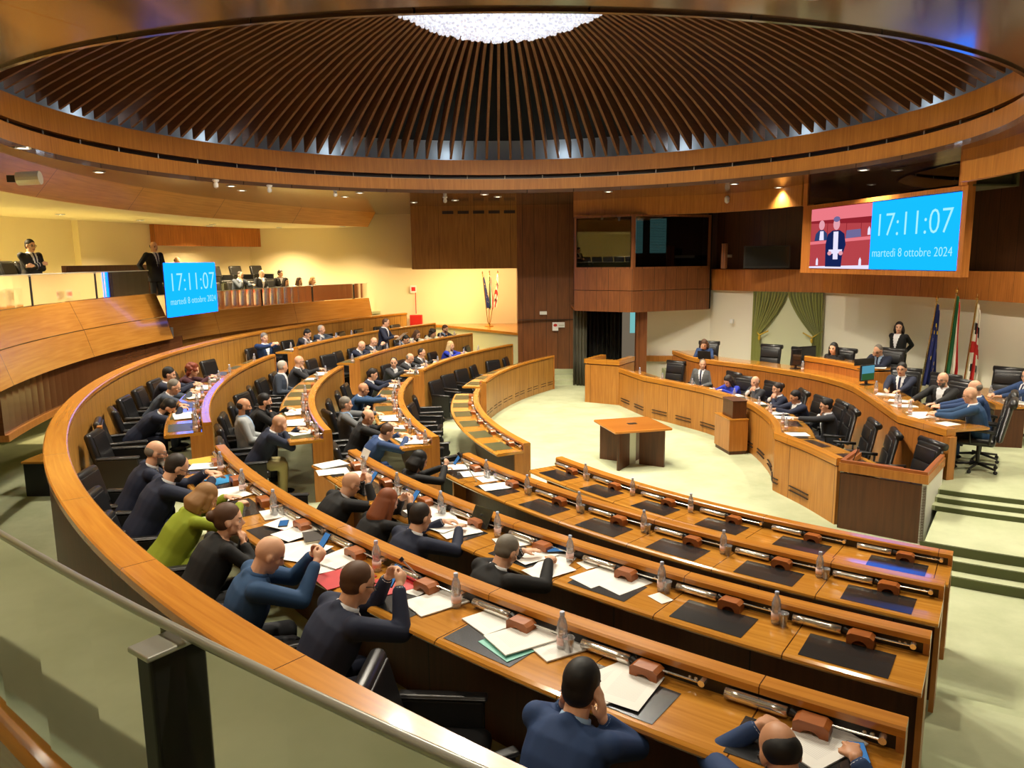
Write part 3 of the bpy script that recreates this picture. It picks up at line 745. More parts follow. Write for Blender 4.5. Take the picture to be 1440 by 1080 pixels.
# lectern at the near right end
a = Vector((4.58, 10.28, 0)); b = Vector((5.42, 9.60, 0)); d = (b-a).normalized(); nn = Vector((-d.y, d.x, 0)); nn = nn if nn.y > 0 else -nn
r = empty('lectern', (0, 0, 0)); tag(r, 'broad wooden lectern with sloped desk at the near right end of the government bench', 'lectern')
sweep('front_panel', [a, b], rect(0, .05, 0, .80), 'outer_wood', r, out=(6, 11, 0))
sweep('cap', [a+nn*.75, a, b, b+nn*1.15], rect(-.02, .08, .83, .95), 'end_wood', r, out=(5.4, 10.4, 0))
sweep('raised_lip', [a+nn*.75, a, b, b+nn*1.15], rect(-.005, .05, .95, .99), 'box_wood', r, out=(5.4, 10.4, 0))
sweep('side_panel', [b, b+nn*1.15], rect(0, .05, 0, .83), 'white_plastic', r, out=(5, 10.6, 0))
g = G(); Q = [a+d*.12+nn*.12, a+d*.68+nn*.12, a+d*.68+nn*.60, a+d*.12+nn*.60]
vs = [q+Vector((0, 0, .93 if i < 2 else .86)) for i, q in enumerate(Q)]; g.add(vs + [v-Vector((0, 0, .03)) for v in vs], [(0, 1, 2, 3), (7, 6, 5, 4), (0, 4, 5, 1), (1, 5, 6, 2), (2, 6, 7, 3), (3, 7, 4, 0)])
g.build('sloped_desk', 'box_wood', r)
g = G(); q = a+d*.1+nn*.16; g.tube(q+Vector((0, 0, .9)), q+d*.05+nn*.1+Vector((0, 0, 1.12)), .006); g.ball(q+d*.05+nn*.1+Vector((0, 0, 1.13)), .018); g.build('microphone', 'black_plastic', r)
# podium against the front
r = empty('small_podium', (4.19, 14.32, 0)); tag(r, 'small two-tier wooden podium against the front of the government bench', 'podium')
r.rotation_euler = (0, 0, atan2(.69, -.10) - pi/2)
g = G(); g.rbox(0, .38, 0, .70, .07, .68, .006); g.build('lower_box', 'end_wood', r)
g = G(); g.box(.02, .36, .02, .68, 0, .07); g.build('plinth', 'outer_wood', r)
g = G(); g.rbox(-.01, .39, -.01, .71, .68, .705, .005); g.build('shelf', 'cap_wood', r)
g = G(); g.rbox(.08, .36, .06, .52, .705, 1.03, .005); g.rbox(.07, .37, .05, .53, 1.03, 1.055, .005); g.build('upper_box', 'outer_wood', r)
# table in the middle of the floor
tb = empty('square_table', (2.23, 13.85, 0), rad(14)); tag(tb, 'square wooden table standing alone on the pale carpet in front of the government bench', 'table')
g = G(); g.rbox(-.56, .56, -.55, .55, .70, .75, .02); g.build('table_top', 'table_wood', tb)
g = G(); g.box(-.085, .085, -.055, .055, .75, .755); g.build('socket_plate', 'fascia_black', tb)
for k in range(4):
    T = Matrix.Rotation(rad(45+90*k), 4, 'Z'); g = G(); g.box(.16, .64, -.025, .025, 0, .70, T); g.build('leg', 'outer_wood', tb)
g = G(); g.box(-.06, .06, -.06, .06, 0, .70); g.build('cable_column', 'steel', tb)
# presidency
t = empty('curved_bench', (0, 0, 0)); tag(t, 'long raised curved wooden bench of the presidency behind the government bench', 'bench')
band_bench(PFS, (10, 15, 0), t, 0, 1.30, .16, .75, 1.285, 'presidency_wood')
e = PFS[-1]; end_slab(t, e, Vector((.95, .25, 0)).normalized(), .13, .3, 1.19, 'end_wood', .12)
OPP = offset_path(PFS, 0, (10, 15, 0)); cump = [0]
for i in range(1, len(OPP)): cump.append(cump[-1] + (OPP[i][0]-OPP[i-1][0]).length)
t = empty('president_desk', (0, 0, 0)); tag(t, 'raised wooden desk of the president, higher than the curved bench around it', 'desk')
ppth = smooth_path([(6.62, 17.05), (6.88, 16.45), (7.06, 15.9), (7.2, 15.2)], 5)
band_bench(ppth, (9, 16.5, 0), t, 1.25, 1.57, .14, .62, 1.53, 'presidency_wood')
end_slab(t, ppth[-1], Vector((.95, .1, 0)).normalized(), .62, .55, 1.46)
g = G(); g.prism([(7.05, 17.1), (7.7, 17.2), (8.9, 17.6), (9.2, 16.0), (8.6, 14.9), (7.6, 14.9)], .545, .72); struct(g.build('floor', 'carpet'))
t = empty('side_desk', (0, 0, 0)); tag(t, 'separate wooden desk on the right behind the men at the presidency bench', 'desk')
sp = smooth_path([(8.60, 14.5), (8.38, 13.45), (8.18, 12.62)], 5)
band_bench(sp, (12, 13, 0), t, .545, 1.29, .14, .6, 1.26, 'outer_wood')
g = G(); g.prism([(8.18, 12.62), (8.62, 12.5), (8.65, 12.6), (8.22, 12.7)], .545, 1.2); g.build('end_panel', 'outer_wood', t)

# ================================================================== SCREENS
def text(body, size, mname, parent, loc, rot, name='clock_text', align='CENTER', ext=.002, sx=1):
    c = bpy.data.curves.new(name, 'FONT'); c.body = body; c.size = size; c.extrude = ext; c.align_x = align; c.align_y = 'CENTER'; c.resolution_u = 3; c.offset = -.014*size
    o = bpy.data.objects.new(name, c); link(o); bpy.context.view_layer.update()
    me = bpy.data.meshes.new_from_object(o.evaluated_get(bpy.context.evaluated_depsgraph_get())); bpy.data.objects.remove(o)
    me.materials.clear(); me.materials.append(M[mname]); o = bpy.data.objects.new(name, me); link(o); o.parent = parent
    o.location = loc; o.rotation_euler = rot; o.scale = (sx, 1, 1); return o
RX = (pi/2, 0, 0)
# video wall: local x to the viewer's right, -y faces the room
va = Vector((6.70, 17.82, 0)); vb = Vector((7.47, 12.75, 0)); L = (vb-va).length
vw = empty('video_wall', (va.x, va.y, 3.42), atan2(vb.y-va.y, vb.x-va.x)); tag(vw, 'big double video wall above the presidency showing a speaker and a blue clock', 'screen')
g = G(); g.box(0, L, .02, .16, 0, .10); g.box(0, L, .02, .16, 1.42, 1.50); g.box(0, .40, .02, .16, .1, 1.42); g.box(L-.12, L, .02, .16, .1, 1.42); g.box(.4, L-.12, .06, .16, .1, 1.42); g.box(0, .20, .0, .16, 1.5, 2.01); g.box(L-.2, L, .0, .16, 1.5, 2.01); g.build('frame', 'presidency_wood', vw)
SPL = 2.63
g = G(); g.box(SPL, L-.13, .0, .06, .11, 1.40); g.build('clock_screen', 'cyan_screen', vw)
cx_ = (SPL+L-.13)/2
text('17:11:07', .625, 'clock_text', vw, (cx_, -.004, .93), RX, 'clock_text', sx=1.0)
text('martedì 8 ottobre 2024', .235, 'clock_text', vw, (cx_, -.004, .42), RX, 'date_text', sx=.98)
for nm, c in (('vid_red', srgb(178, 66, 72)), ('vid_pink', srgb(232, 120, 130)), ('vid_dark', srgb(140, 34, 44)), ('vid_navy', srgb(22, 34, 84)), ('vid_white', srgb(232, 226, 250)), ('vid_skin', srgb(226, 158, 170)), ('vid_grey', srgb(110, 104, 150)), ('vid_suit2', srgb(44, 64, 110)), ('vid_black', srgb(20, 18, 30))): emis(nm, c, 1.45)
x0, x1 = .42, SPL; g = G(); g.box(x0, x1, .0, .06, .11, 1.40); vs_ = g.build('video_screen', 'vid_red', vw)
def flat(name, pts, m, y, par):
    g = G(); vs = [Vector((x0+px*(x1-x0), y, .11+pz*1.29)) for px, pz in pts]; vs2 = [v+Vector((0, -.002, 0)) for v in vs]; n = len(vs)
    g.add(vs2+vs, [tuple(range(n)), tuple(range(2*n-1, n-1, -1))] + [(i, n+i, n+(i+1) % n, (i+1) % n) for i in range(n)]); return g.build(name, m, par)
def ell(cx, cz, rx, rz, n=16): return [(cx+rx*cos(2*pi*i/n), cz+rz*sin(2*pi*i/n)) for i in range(n)]
flat('picture_wall', [(0, .80), (1, .80), (1, 1), (0, 1)], 'vid_pink', -.001, vw)
flat('picture_wall', [(0, .76), (1, .70), (1, .80), (0, .80)], 'vid_dark', -.002, vw)
flat('picture_desk', [(0, .40), (1, .45), (1, .50), (0, .45)], 'vid_pink', -.003, vw)
flat('picture_desk', [(0, 0), (1, 0), (1, .06), (0, .03)], 'vid_white', -.003, vw)
for q in (.3, .62, .85): flat('picture_seam', [(q, .5), (q+.008, .5), (q+.008, .76), (q, .76)], 'vid_dark', -.004, vw)
flat('picture_chair', [(.62, .48), (.86, .50), (.85, .62), (.63, .61)], 'vid_grey', -.005, vw)
flat('picture_sitter', [(.08, .46), (.10, .58), (.16, .64), (.24, .64), (.30, .58), (.31, .47)], 'vid_suit2', -.006, vw)
flat('picture_sitter', [(.17, .47), (.18, .62), (.24, .62), (.25, .47)], 'vid_white', -.008, vw)
flat('picture_sitter', ell(.205, .72, .05, .08), 'vid_skin', -.009, vw)
flat('picture_speaker', [(.30, .03), (.29, .40), (.32, .56), (.40, .62), (.52, .62), (.60, .56), (.63, .38), (.58, .2), (.57, .03)], 'vid_navy', -.010, vw)
flat('picture_speaker', [(.43, .15), (.42, .60), (.50, .60), (.51, .15)], 'vid_white', -.012, vw)
flat('picture_speaker', ell(.465, .72, .055, .095), 'vid_skin', -.013, vw)
flat('picture_speaker', ell(.465, .80, .055, .045), 'vid_grey', -.0135, vw)
flat('picture_speaker', [(.36, .24), (.57, .25), (.58, .31), (.35, .31)], 'vid_white', -.014, vw)
flat('picture_speaker', ell(.37, .25, .035, .035), 'vid_skin', -.015, vw); flat('picture_speaker', ell(.56, .25, .035, .035), 'vid_skin', -.015, vw)
for (q, h) in ((.15, .05), (.87, .05), (.98, .52)): flat('picture_bottle', [(q-.02, h), (q+.02, h), (q+.018, h+.09), (q, h+.13), (q-.018, h+.09)], 'vid_white', -.011, vw)
# control room above the video wall
cr_ = empty('control_room', (va.x, va.y, 4.9), atan2(vb.y-va.y, vb.x-va.x)); tag(cr_, 'dark glazed control room window above the video wall', 'control room')
g = G(); g.box(.15, L-.14, .02, .032, .05, .52); g.build('window_pane', 'dark_glass', cr_)
g = G(); g.box(.0, L, .9, .95, 0, .53); g.box(0, L, .1, .9, 0, .03); g.box(0, L, .1, .9, .50, .525); g.box(.1, .14, .1, .9, 0, .53); g.box(L-.14, L-.1, .1, .9, 0, .53); g.build('inner_wall', 'olive_cloth', cr_)
g = G(); g.box(.8, 3.4, .25, .5, .03, .12); g.build('console', 'screen_off', cr_)
for (x, w, h) in ((1.9, .5, .3), (2.9, .4, .22)): g = G(); g.rbox(x-w/2, x+w/2, .3, .35, .12, .12+h, .01); g.build('monitor', 'screen_off', cr_)
g = G(); g.ball((2.5, .7, .26), .09, .1, .12); g.ball((2.5, .75, .06), .22, .12, .14); g.build('chair_silhouette', 'black_leather', cr_)
# screen on the gallery front (left)
la = Vector((-7.86, 17.10, 0)); lb = Vector((-7.57, 19.38, 0)); d = (lb-la); W2 = 1.52
mid = (la+lb)/2; ang = atan2(d.y, d.x)
# the panel turns towards the room: a little narrower than its wall run
sc = empty('clock_display', (-7.70, 17.15, 2.58), atan2(19.30-17.15, -7.42+7.70)); tag(sc, 'square blue clock screen mounted on the gallery front above the left bank', 'screen')
W2 = hypot(19.30-17.15, .28)
g = G(); g.rbox(0, W2, .0, .06, 0, 1.22, .01); g.build('screen_panel', 'cyan_screen', sc)
g = G(); g.rbox(.02, W2-.02, .055, .10, .02, 1.2, .01); g.build('housing', 'black_plastic', sc)
text('17:11:07', .60, 'clock_text', sc, (W2/2, -.004, .76), RX, 'clock_text', sx=.98)
text('martedì 8 ottobre 2024', .225, 'clock_text', sc, (W2/2, -.004, .34), RX, 'date_text', sx=.93)
# wall television, speaker, small fittings
tv = empty('wall_television', (6.72, 20.2, 3.78), rad(-16)); tag(tv, 'black switched-off television hanging above the green drapes', 'television')
g = G(); g.rbox(-.58, .58, -.05, .0, -.28, .30, .01); g.build('housing', 'black_plastic', tv)
g = G(); g.box(-.54, .54, -.056, -.05, -.23, .27); g.build('screen_glass', 'screen_off', tv)
g = G(); g.box(-.1, .1, 0, 1.1, -.08, .08); g.build('bracket', 'black_plastic', tv)
ls = empty('wall_speaker', (5.72, 20.6, 3.82), rad(-30)); tag(ls, 'slim wooden loudspeaker on the wall left of the television', 'speaker')
g = G(); g.rbox(-.06, .06, -.12, .12, -.33, .33, .02); g.build('body', 'red_wood', ls)
g = G(); g.box(-.03, .03, .1, .7, -.04, .04); g.build('bracket', 'steel', ls)
pj = empty('fascia_spotlight', (-7.30, 11.9, 5.08), rad(10)); tag(pj, 'grey spotlight on the wooden fascia at the left edge', 'spotlight')
g = G(); g.tube((-.16, 0, 0), (.16, 0, .02), .10, .10, n=14); g.build('body', 'steel', pj)
g = G(); g.box(-.3, -.16, -.03, .03, -.05, .05); g.build('bracket', 'black_plastic', pj)
cm = empty('ceiling_camera', (5.6, 20.1, 5.3)); tag(cm, 'small white camera dome under the fascia left of the video wall', 'camera')
for i, (x, y) in enumerate(((-5.9, 15.7), (-4.05, 18.1), (-1.7, 20.4), (-5.2, 16.9))):
    q = empty('smoke_detector', (x, y, CEIL-.02)); tag(q, 'small white sensor hanging from the dark soffit', 'sensor', 'white sensors on the dark soffit')
    g = G(); g.lathe([(.05, -.02), (.07, .02), (.05, .03)], 12); g.build('base', 'white_plastic', q)
    g = G(); g.lathe([(.01, -.14), (.045, -.12), (.05, -.07), (.03, -.02)], 12); g.build('head', 'white_plastic', q)
g = G(); g.lathe([(.02, -.14), (.06, -.1), (.065, 0), (.03, .05)], 14); g.build('dome', 'white_plastic', cm)
for k in range(5):
    g = G(); x = -1.9+k*.47; g.box(x-.17, x+.17, 23.68, 23.7, 5.18, 5.27); tag(g.build('air_vent', 'slot_dark'), 'black slot air vent high on the wooden bulkhead', 'vent', 'air vents on the bulkhead')
g = G(); g.box(.88, 1.10, 23.50, 23.52, 2.10, 2.20); tag(g.build('wall_sign', 'white_plastic'), 'small blank white plate on the tall wood wall', 'sign')
sgn = empty('wall_sign', (1.45, 23.49, 1.70)); tag(sgn, 'white notice with red mark beside the doorway curtain', 'sign')
g = G(); g.box(-.18, .20, -.01, .01, .0, .16); g.box(-.18, .0, -.012, .01, -.1, .02); g.build('plate', 'white_plastic', sgn)
g = G(); g.ball((-.09, -.014, .07), .06, .004, .045); g.build('red_mark', 'red_plastic', sgn)
g = G(); g.box(.02, .18, -.014, -.01, .05, .08); g.build('grey_line', 'steel', sgn)
fe = empty('fire_extinguisher', (-3.42, 27.35, 1.5)); tag(fe, 'red fire extinguisher cabinet at the end of the gallery front', 'extinguisher')
g = G(); g.rbox(-.22, .22, -.1, .1, -.08, .36, .02); g.build('body', 'red_plastic', fe)
fs_ = empty('fire_sign', (-3.5, 27.45, 2.75)); tag(fs_, 'small fire sign plate on a thin red pipe above the extinguisher', 'sign')
g = G(); g.box(-.11, .11, -.02, .0, -.1, .16); g.build('plate', 'white_plastic', fs_)
g = G(); g.box(-.07, .07, -.025, -.02, -.04, .1); g.build('pictogram', 'red_plastic', fs_)
g = G(); g.tube((0.07, 0, -.1), (0.07, 0, -.85), .015); g.build('pipe', 'red_plastic', fs_)
g = G(); T = Matrix.Translation((6.25, 21.5, 2.0)) @ Matrix.Rotation(rad(-50), 4, 'Z'); g.rbox(-.05, .05, -.05, .02, -.06, .06, .01, T); tag(g.build('wall_thermostat', 'white_plastic'), 'little white thermostat on the white wall left of the drapes', 'thermostat')
fs2 = empty('fire_sign', (-11.3, 16.9, 4.35)); tag(fs2, 'fire sign on red pipe at the far left edge of the gallery wall', 'sign')
g = G(); g.box(-.02, .0, -.12, .12, -.1, .14); g.build('plate', 'red_plastic', fs2)
g = G(); g.tube((0, .1, -.1), (0, .14, -1.0), .015); g.build('pipe', 'red_plastic', fs2)

# ================================================================== FLAGS
mat('flag_blue', srgb(22, 34, 96), .7); mat('flag_yellow', srgb(240, 206, 60), .6); mat('flag_green', srgb(20, 92, 52), .7)
mat('flag_white', srgb(232, 226, 212), .7); mat('flag_red', srgb(196, 40, 38), .7); mat('flag_black', srgb(20, 20, 22), .7)
def flag(base, tip, h, kind, label, wid=.34, group=None, sc_=1):
    """limp flag hanging from a pole: base and tip are points"""
    base, tip = Vector(base), Vector(tip); t = empty('flag', base); tag(t, label, 'flag', group)
    v = tip-base; u = v.normalized()
    g = G(); g.tube((0, 0, 0), v, .014*sc_+.004, n=8); g.build('pole', 'brass', t)
    g = G(); T = Matrix.Translation(v); g.lathe([(.004, .14*sc_), (.03*sc_, .06*sc_), (.012, 0), (.03*sc_, -.02)], 10, T=T); g.build('finial', 'brass', t)
    nu, nv = 26, 22; vs = []; fs = []; mi = []
    for j in range(nv+1):
        q = j/nv
        for i in range(nu+1):
            s = i/nu
            drop = s*s*.30*h
            z = -(q*h*(1-.12*s)) - drop*.5*(1) + .0
            w = wid*(.35 + .65*min(1, q*1.3))
            x = w*s*.55 + .015; y = .055*sin(s*15 + q*1.5)*(.4+.6*q) + .02*sin(s*31)
            p = v - u*.05 + u*(z) + Vector((x, y, 0)); vs.append(p)
    for j in range(nv):
        for i in range(nu):
            fs.append((j*(nu+1)+i, j*(nu+1)+i+1, (j+1)*(nu+1)+i+1, (j+1)*(nu+1)+i)); s = i/nu; q = j/nv
            if kind == 'eu': c = 1 if (hypot((s-.5)*1.2, q-.5) > .25 and hypot((s-.5)*1.2, q-.5) < .36 and (i*3+j*5) % 7 == 0) else 0
            elif kind == 'it': c = 0 if s < .34 else (1 if s < .67 else 2)
            else:
                c = 1 if abs(s-.5) < .10 or abs(q-.5) < .07 else 0
                for (a_, b_) in ((.25, .25), (.75, .25), (.25, .74), (.75, .74)):
                    if hypot((s-a_)*.9, (q-b_)*1.1) < .10: c = 2 if q > b_-.05 else 0
            mi.append(c)
    mats = {'eu': ['flag_blue', 'flag_yellow'], 'it': ['flag_green', 'flag_white', 'flag_red'], 'sa': ['flag_white', 'flag_red', 'flag_black']}[kind]
    o = mesh_obj('cloth', vs, fs, None, t, smooth=True, mats=mats, midx=mi)
    sd = o.modifiers.new('s', 'SOLIDIFY'); sd.thickness = .006
    return t
flag((8.55, 15.75, .545), (8.80, 15.75, 2.85), 1.75, 'eu', 'blue flag with yellow stars on a pole behind the presidency', .42)
flag((9.02, 15.72, .545), (9.18, 15.72, 3.02), 1.9, 'it', 'green white and red flag on the middle pole behind the presidency', .42)
flag((9.42, 15.68, .545), (9.60, 15.70, 2.85), 1.75, 'sa', 'white flag with red cross and dark heads on the right pole behind the presidency', .42)
st_ = empty('flag_stand', (-.78, 26.5, 1.5)); tag(st_, 'brass flag stand on the wooden sill of the far alcove', 'stand')
g = G(); g.lathe([(.16, 0), (.16, .02), (.05, .05), (.04, .12)], 16); g.build('base', 'brass', st_)
flag((-.82, 26.5, 1.62), (-.98, 26.5, 3.3), 1.15, 'eu', 'small blue flag leaning left in the far alcove', .24, None, .8)
flag((-.78, 26.5, 1.62), (-.74, 26.5, 3.32), 1.15, 'it', 'small green white and red flag in the middle of the far alcove', .24, None, .8)
flag((-.74, 26.5, 1.62), (-.45, 26.5, 3.32), 1.15, 'sa', 'small white and red flag leaning right in the far alcove', .24, None, .8)

# ================================================================== CHAIRS
def make_tub_chair(name, leather='black_leather'):
    t = empty(name, (0, 0, -50)); t['category'] = 'chair'
    g = G(); g.rbox(-.25, .25, -.20, .27, .36, .47, .05); g.build('seat', leather, t, smooth=True)
    T = Matrix.Translation((0, -.24, .44)) @ Matrix.Rotation(rad(15), 4, 'X'); g = G(); g.rbox(-.255, .255, -.05, .05, .0, .50, .045, T)
    bk = g.build('backrest', leather, t, smooth=True)
    g = G(); g.rbox(-.21, .21, .045, .06, .08, .44, .008, T); g.build('back_cushion', leather, bk)
    for s in (-1, 1):
        g = G(); x0, x1 = (s*.31, s*.255) if s < 0 else (s*.255, s*.31); g.rbox(min(x0, x1), max(x0, x1), -.26, .22, .10, .60, .012); a = g.build('armrest', 'side_black', t)
        g = G(); g.rbox(min(x0, x1)-.008, max(x0, x1)+.008, -.27, .24, .60, .632, .016); g.build('arm_pad', leather, a, smooth=True)
    g = G(); g.lathe([(.20, 0), (.20, .015), (.04, .03), (.035, .36)], 16); g.build('pedestal', 'steel', t)
    register(t); return t
def make_exec_chair(name):
    t = empty(name, (0, 0, -50)); t['category'] = 'chair'
    g = G(); g.rbox(-.26, .26, -.22, .28, .42, .53, .05); g.build('seat', 'black_leather', t, smooth=True)
    T = Matrix.Translation((0, -.25, .50)) @ Matrix.Rotation(rad(11), 4, 'X'); g = G(); g.rbox(-.26, .26, -.05, .04, .0, .60, .045, T)
    bk = g.build('backrest', 'black_leather', t, smooth=True)
    g = G(); g.rbox(-.22, .22, .03, .065, .05, .30, .03, T); g.rbox(-.22, .22, .03, .065, .32, .52, .03, T); g.build('back_cushion', 'black_leather', bk, smooth=True)
    g = G(); g.tube(T @ Vector((-.27, -.03, .60)), T @ Vector((.27, -.03, .60)), .055, n=14); g.build('headroll', 'black_leather', bk, smooth=True)
    for s in (-1, 1):
        g = G(); g.tube((s*.30, -.20, .66), (s*.30, .16, .68), .026, n=8); g.tube((s*.30, .12, .67), (s*.27, .10, .45), .015, n=8); g.tube((s*.30, -.16, .66), (s*.27, -.14, .46), .015, n=8); g.build('armrest', 'black_plastic', t, smooth=True)
    g = G(); g.tube((0, 0, .08), (0, 0, .42), .028, n=10); g.build('gas_column', 'black_plastic', t)
    for k in range(5):
        a = rad(72*k+20); e = Vector((cos(a)*.30, sin(a)*.30, .07)); g = G(); g.tube((0, 0, .11), e, .024, .016, n=8); lg = g.build('base_leg', 'black_plastic', t)
        g = G(); g.ball(e-Vector((0, 0, .04)), .03); g.build('caster', 'black_plastic', lg)
    register(t); return t
TUB = make_tub_chair('leather_armchair'); EXE = make_exec_chair('executive_chair'); GCH = make_tub_chair('gallery_chair')
def seat_angle(b, k, i, off=.5):
    a0, a1 = BANK[b]; return a0 + (a1-a0)*(i+off)/SEATS[b][k]
def seatname(b, k, i):
    n = SEATS[b][k]; side = {'near': ('left end', 'right end'), 'left': ('far end', 'near end'), 'far': ('left end', 'right end')}[b]
    if i < n/2: return '%s from the %s' % (ORD[i], side[0]) if i else 'at the %s' % side[0]
    j = n-1-i; return '%s from the %s' % (ORD[j], side[1]) if j else 'at the %s' % side[1]
# occupied seats: (bank, row, seat)
OCC = {('near', 3, i) for i in (0, 1, 2, 3, 4, 5, 7, 8)} | {('near', 2, i) for i in (1, 2, 3, 4)} | {('near', 1, 0)} | \
      {('left', 3, i) for i in (3, 4, 5, 7)} | {('left', 2, i) for i in (0, 1, 5, 6, 7)} | {('left', 1, i) for i in (0, 2, 4, 5, 6)} | \
      {('far', 1, i) for i in (0, 1, 2, 4)} | {('far', 2, i) for i in (2, 3, 4, 5, 6, 7, 8)} | {('far', 3, i) for i in (0, 2, 3)}
for b in BANK:
    for k in range(4):
        for i in range(SEATS[b][k]):
            a = seat_angle(b, k, i); occ = (b, k, i) in OCC
            tw = random.uniform(-.12, .12)
            if not occ: tw += random.choice((-.25, .1, .3))
            r = ROW_R[k] + (1.08 if occ else 1.04)
            if (b, k) == ('near', 3):
                tw = -.42; a -= .75 if occ else 0
                if i == 6: tw = -.95; r = ROW_R[k] + .86; a += .1
            if (b, k, i) in (('near', 2, 0), ('near', 2, 5)): tw = -.5
            loc = PA(a, r, ROW_Z[k])
            lab = '%s black leather armchair, %s bank %s row, %s' % ('occupied' if occ else 'empty', b, ROWN[k], seatname(b, k, i))
            place(TUB, loc, face_rz((-cos(rad(a)), -sin(rad(a)))) + tw, lab)
# gallery seats
gi = 0
for (r, z, a0, a1, n, nm) in ((20.1, 2.95, 178.6, 193, 10, 'raised left'), (19.75, 2.0, 148.5, 165, 8, 'front row of the far'), (20.75, 2.25, 150.2, 166, 8, 'middle row of the far'), (21.75, 2.75, 149.5, 166, 8, 'rear row of the far')):
    for i in range(n):
        a = a0 + (a1-a0)*i/(n-1)
        place(GCH, PA(a, r, z), face_rz((-cos(rad(a)), -sin(rad(a)))), 'dark theatre seat in the %s gallery' % nm, 'seats in the %s gallery' % nm)

# ================================================================== PEOPLE
SK = {}
def skin(name, c):
    if name in M: return name
    mat(name, c, .5, Subsurface_Weight=.0); return name
skin('skin_light', srgb(222, 172, 140)); skin('skin_tan', srgb(200, 146, 110)); mat('lips', srgb(176, 104, 92), .5); mat('eye_white', srgb(225, 220, 212), .3); mat('eye_dark', srgb(40, 28, 22), .3)
for nm, c in (('hair_black', (16, 14, 14)), ('hair_dark', (38, 28, 22)), ('hair_brown', (82, 54, 34)), ('hair_grey', (120, 114, 104)), ('hair_white', (186, 182, 172)), ('hair_auburn', (132, 70, 34)), ('hair_red', (122, 52, 28)), ('hair_blond', (206, 176, 124)), ('hair_honey', (146, 106, 60)),
              ('cloth_navy', (26, 34, 58)), ('cloth_black', (18, 18, 20)), ('cloth_charcoal', (44, 46, 52)), ('cloth_blue', (34, 60, 104)), ('cloth_royal', (34, 56, 178)), ('cloth_steel', (38, 72, 112)), ('cloth_grey', (96, 98, 100)), ('cloth_lightgrey', (164, 168, 168)), ('cloth_green', (138, 152, 30)), ('cloth_burgundy', (64, 22, 34)), ('cloth_cream', (228, 222, 196)), ('cloth_beige', (176, 160, 128)), ('cloth_slate', (62, 72, 88)),
              ('shirt_white', (228, 230, 234)), ('shirt_blue', (150, 180, 214)), ('shirt_pink', (226, 196, 204)), ('shirt_black', (20, 20, 22)), ('tie_navy', (24, 30, 66)), ('tie_red', (120, 24, 30)), ('trouser_khaki', (176, 164, 112)), ('shoe_black', (14, 13, 13))):
    mat(nm, srgb(*c), .6 if nm.startswith('hair') else .8)
def V(*a): return Vector(a)
def capsule(g, p, q, r0, r1, n=12):
    g.tube(p, q, r0, r1, n=n); g.ball(p, r0, n=n, m=8); g.ball(q, r1, n=n, m=8)
def loft(g, rings, n=18):
    """rings: (centre, half width vector, half depth vector)"""
    vs = []
    for c, a, b in rings:
        for i in range(n):
            t = 2*pi*i/n; ct, st = cos(t), sin(t); k = 1/(abs(ct)**2.6+abs(st)**2.6)**(1/2.6)
            vs.append(c + a*ct*k + b*st*k)
    fs = [(k*n+i, k*n+(i+1) % n, (k+1)*n+(i+1) % n, (k+1)*n+i) for k in range(len(rings)-1) for i in range(n)]
    fs += [tuple(range(n-1, -1, -1)), tuple((len(rings)-1)*n+i for i in range(n))]
    g.add(vs, fs)
def remesh(g, name, voxel, smooth=2):
    me = bpy.data.meshes.new('tmp'); me.from_pydata(g.v, [], g.f)
    o = bpy.data.objects.new('tmp', me); link(o)
    bm = bmesh.new(); bm.from_mesh(me); bmesh.ops.recalc_face_normals(bm, faces=bm.faces); bm.to_mesh(me); bm.free()
    m = o.modifiers.new('r', 'REMESH'); m.mode = 'VOXEL'; m.voxel_size = voxel
    if smooth: sm = o.modifiers.new('s', 'SMOOTH'); sm.factor = .5; sm.iterations = smooth
    dg = bpy.context.evaluated_depsgraph_get(); out = bpy.data.meshes.new_from_object(o.evaluated_get(dg)); out.name = name
    bpy.data.objects.remove(o); bpy.data.meshes.remove(me)
    for p in out.polygons: p.use_smooth = True
    out.materials.clear()
    return out
def as_obj(me, name, parent, mats):
    for m in mats: me.materials.append(M[m])
    o = bpy.data.objects.new(name, me); link(o); o.parent = parent; return o
def ik(Sh, T, l1, l2, pole):
    d = T-Sh; L = min(d.length, (l1+l2)*.995); d.normalize(); T = Sh+d*L
    a = (l1*l1-l2*l2+L*L)/(2*L); h = math.sqrt(max(0, l1*l1-a*a)); pl = (pole - d*pole.dot(d)); pl.normalize()
    return Sh+d*a+pl*h, T
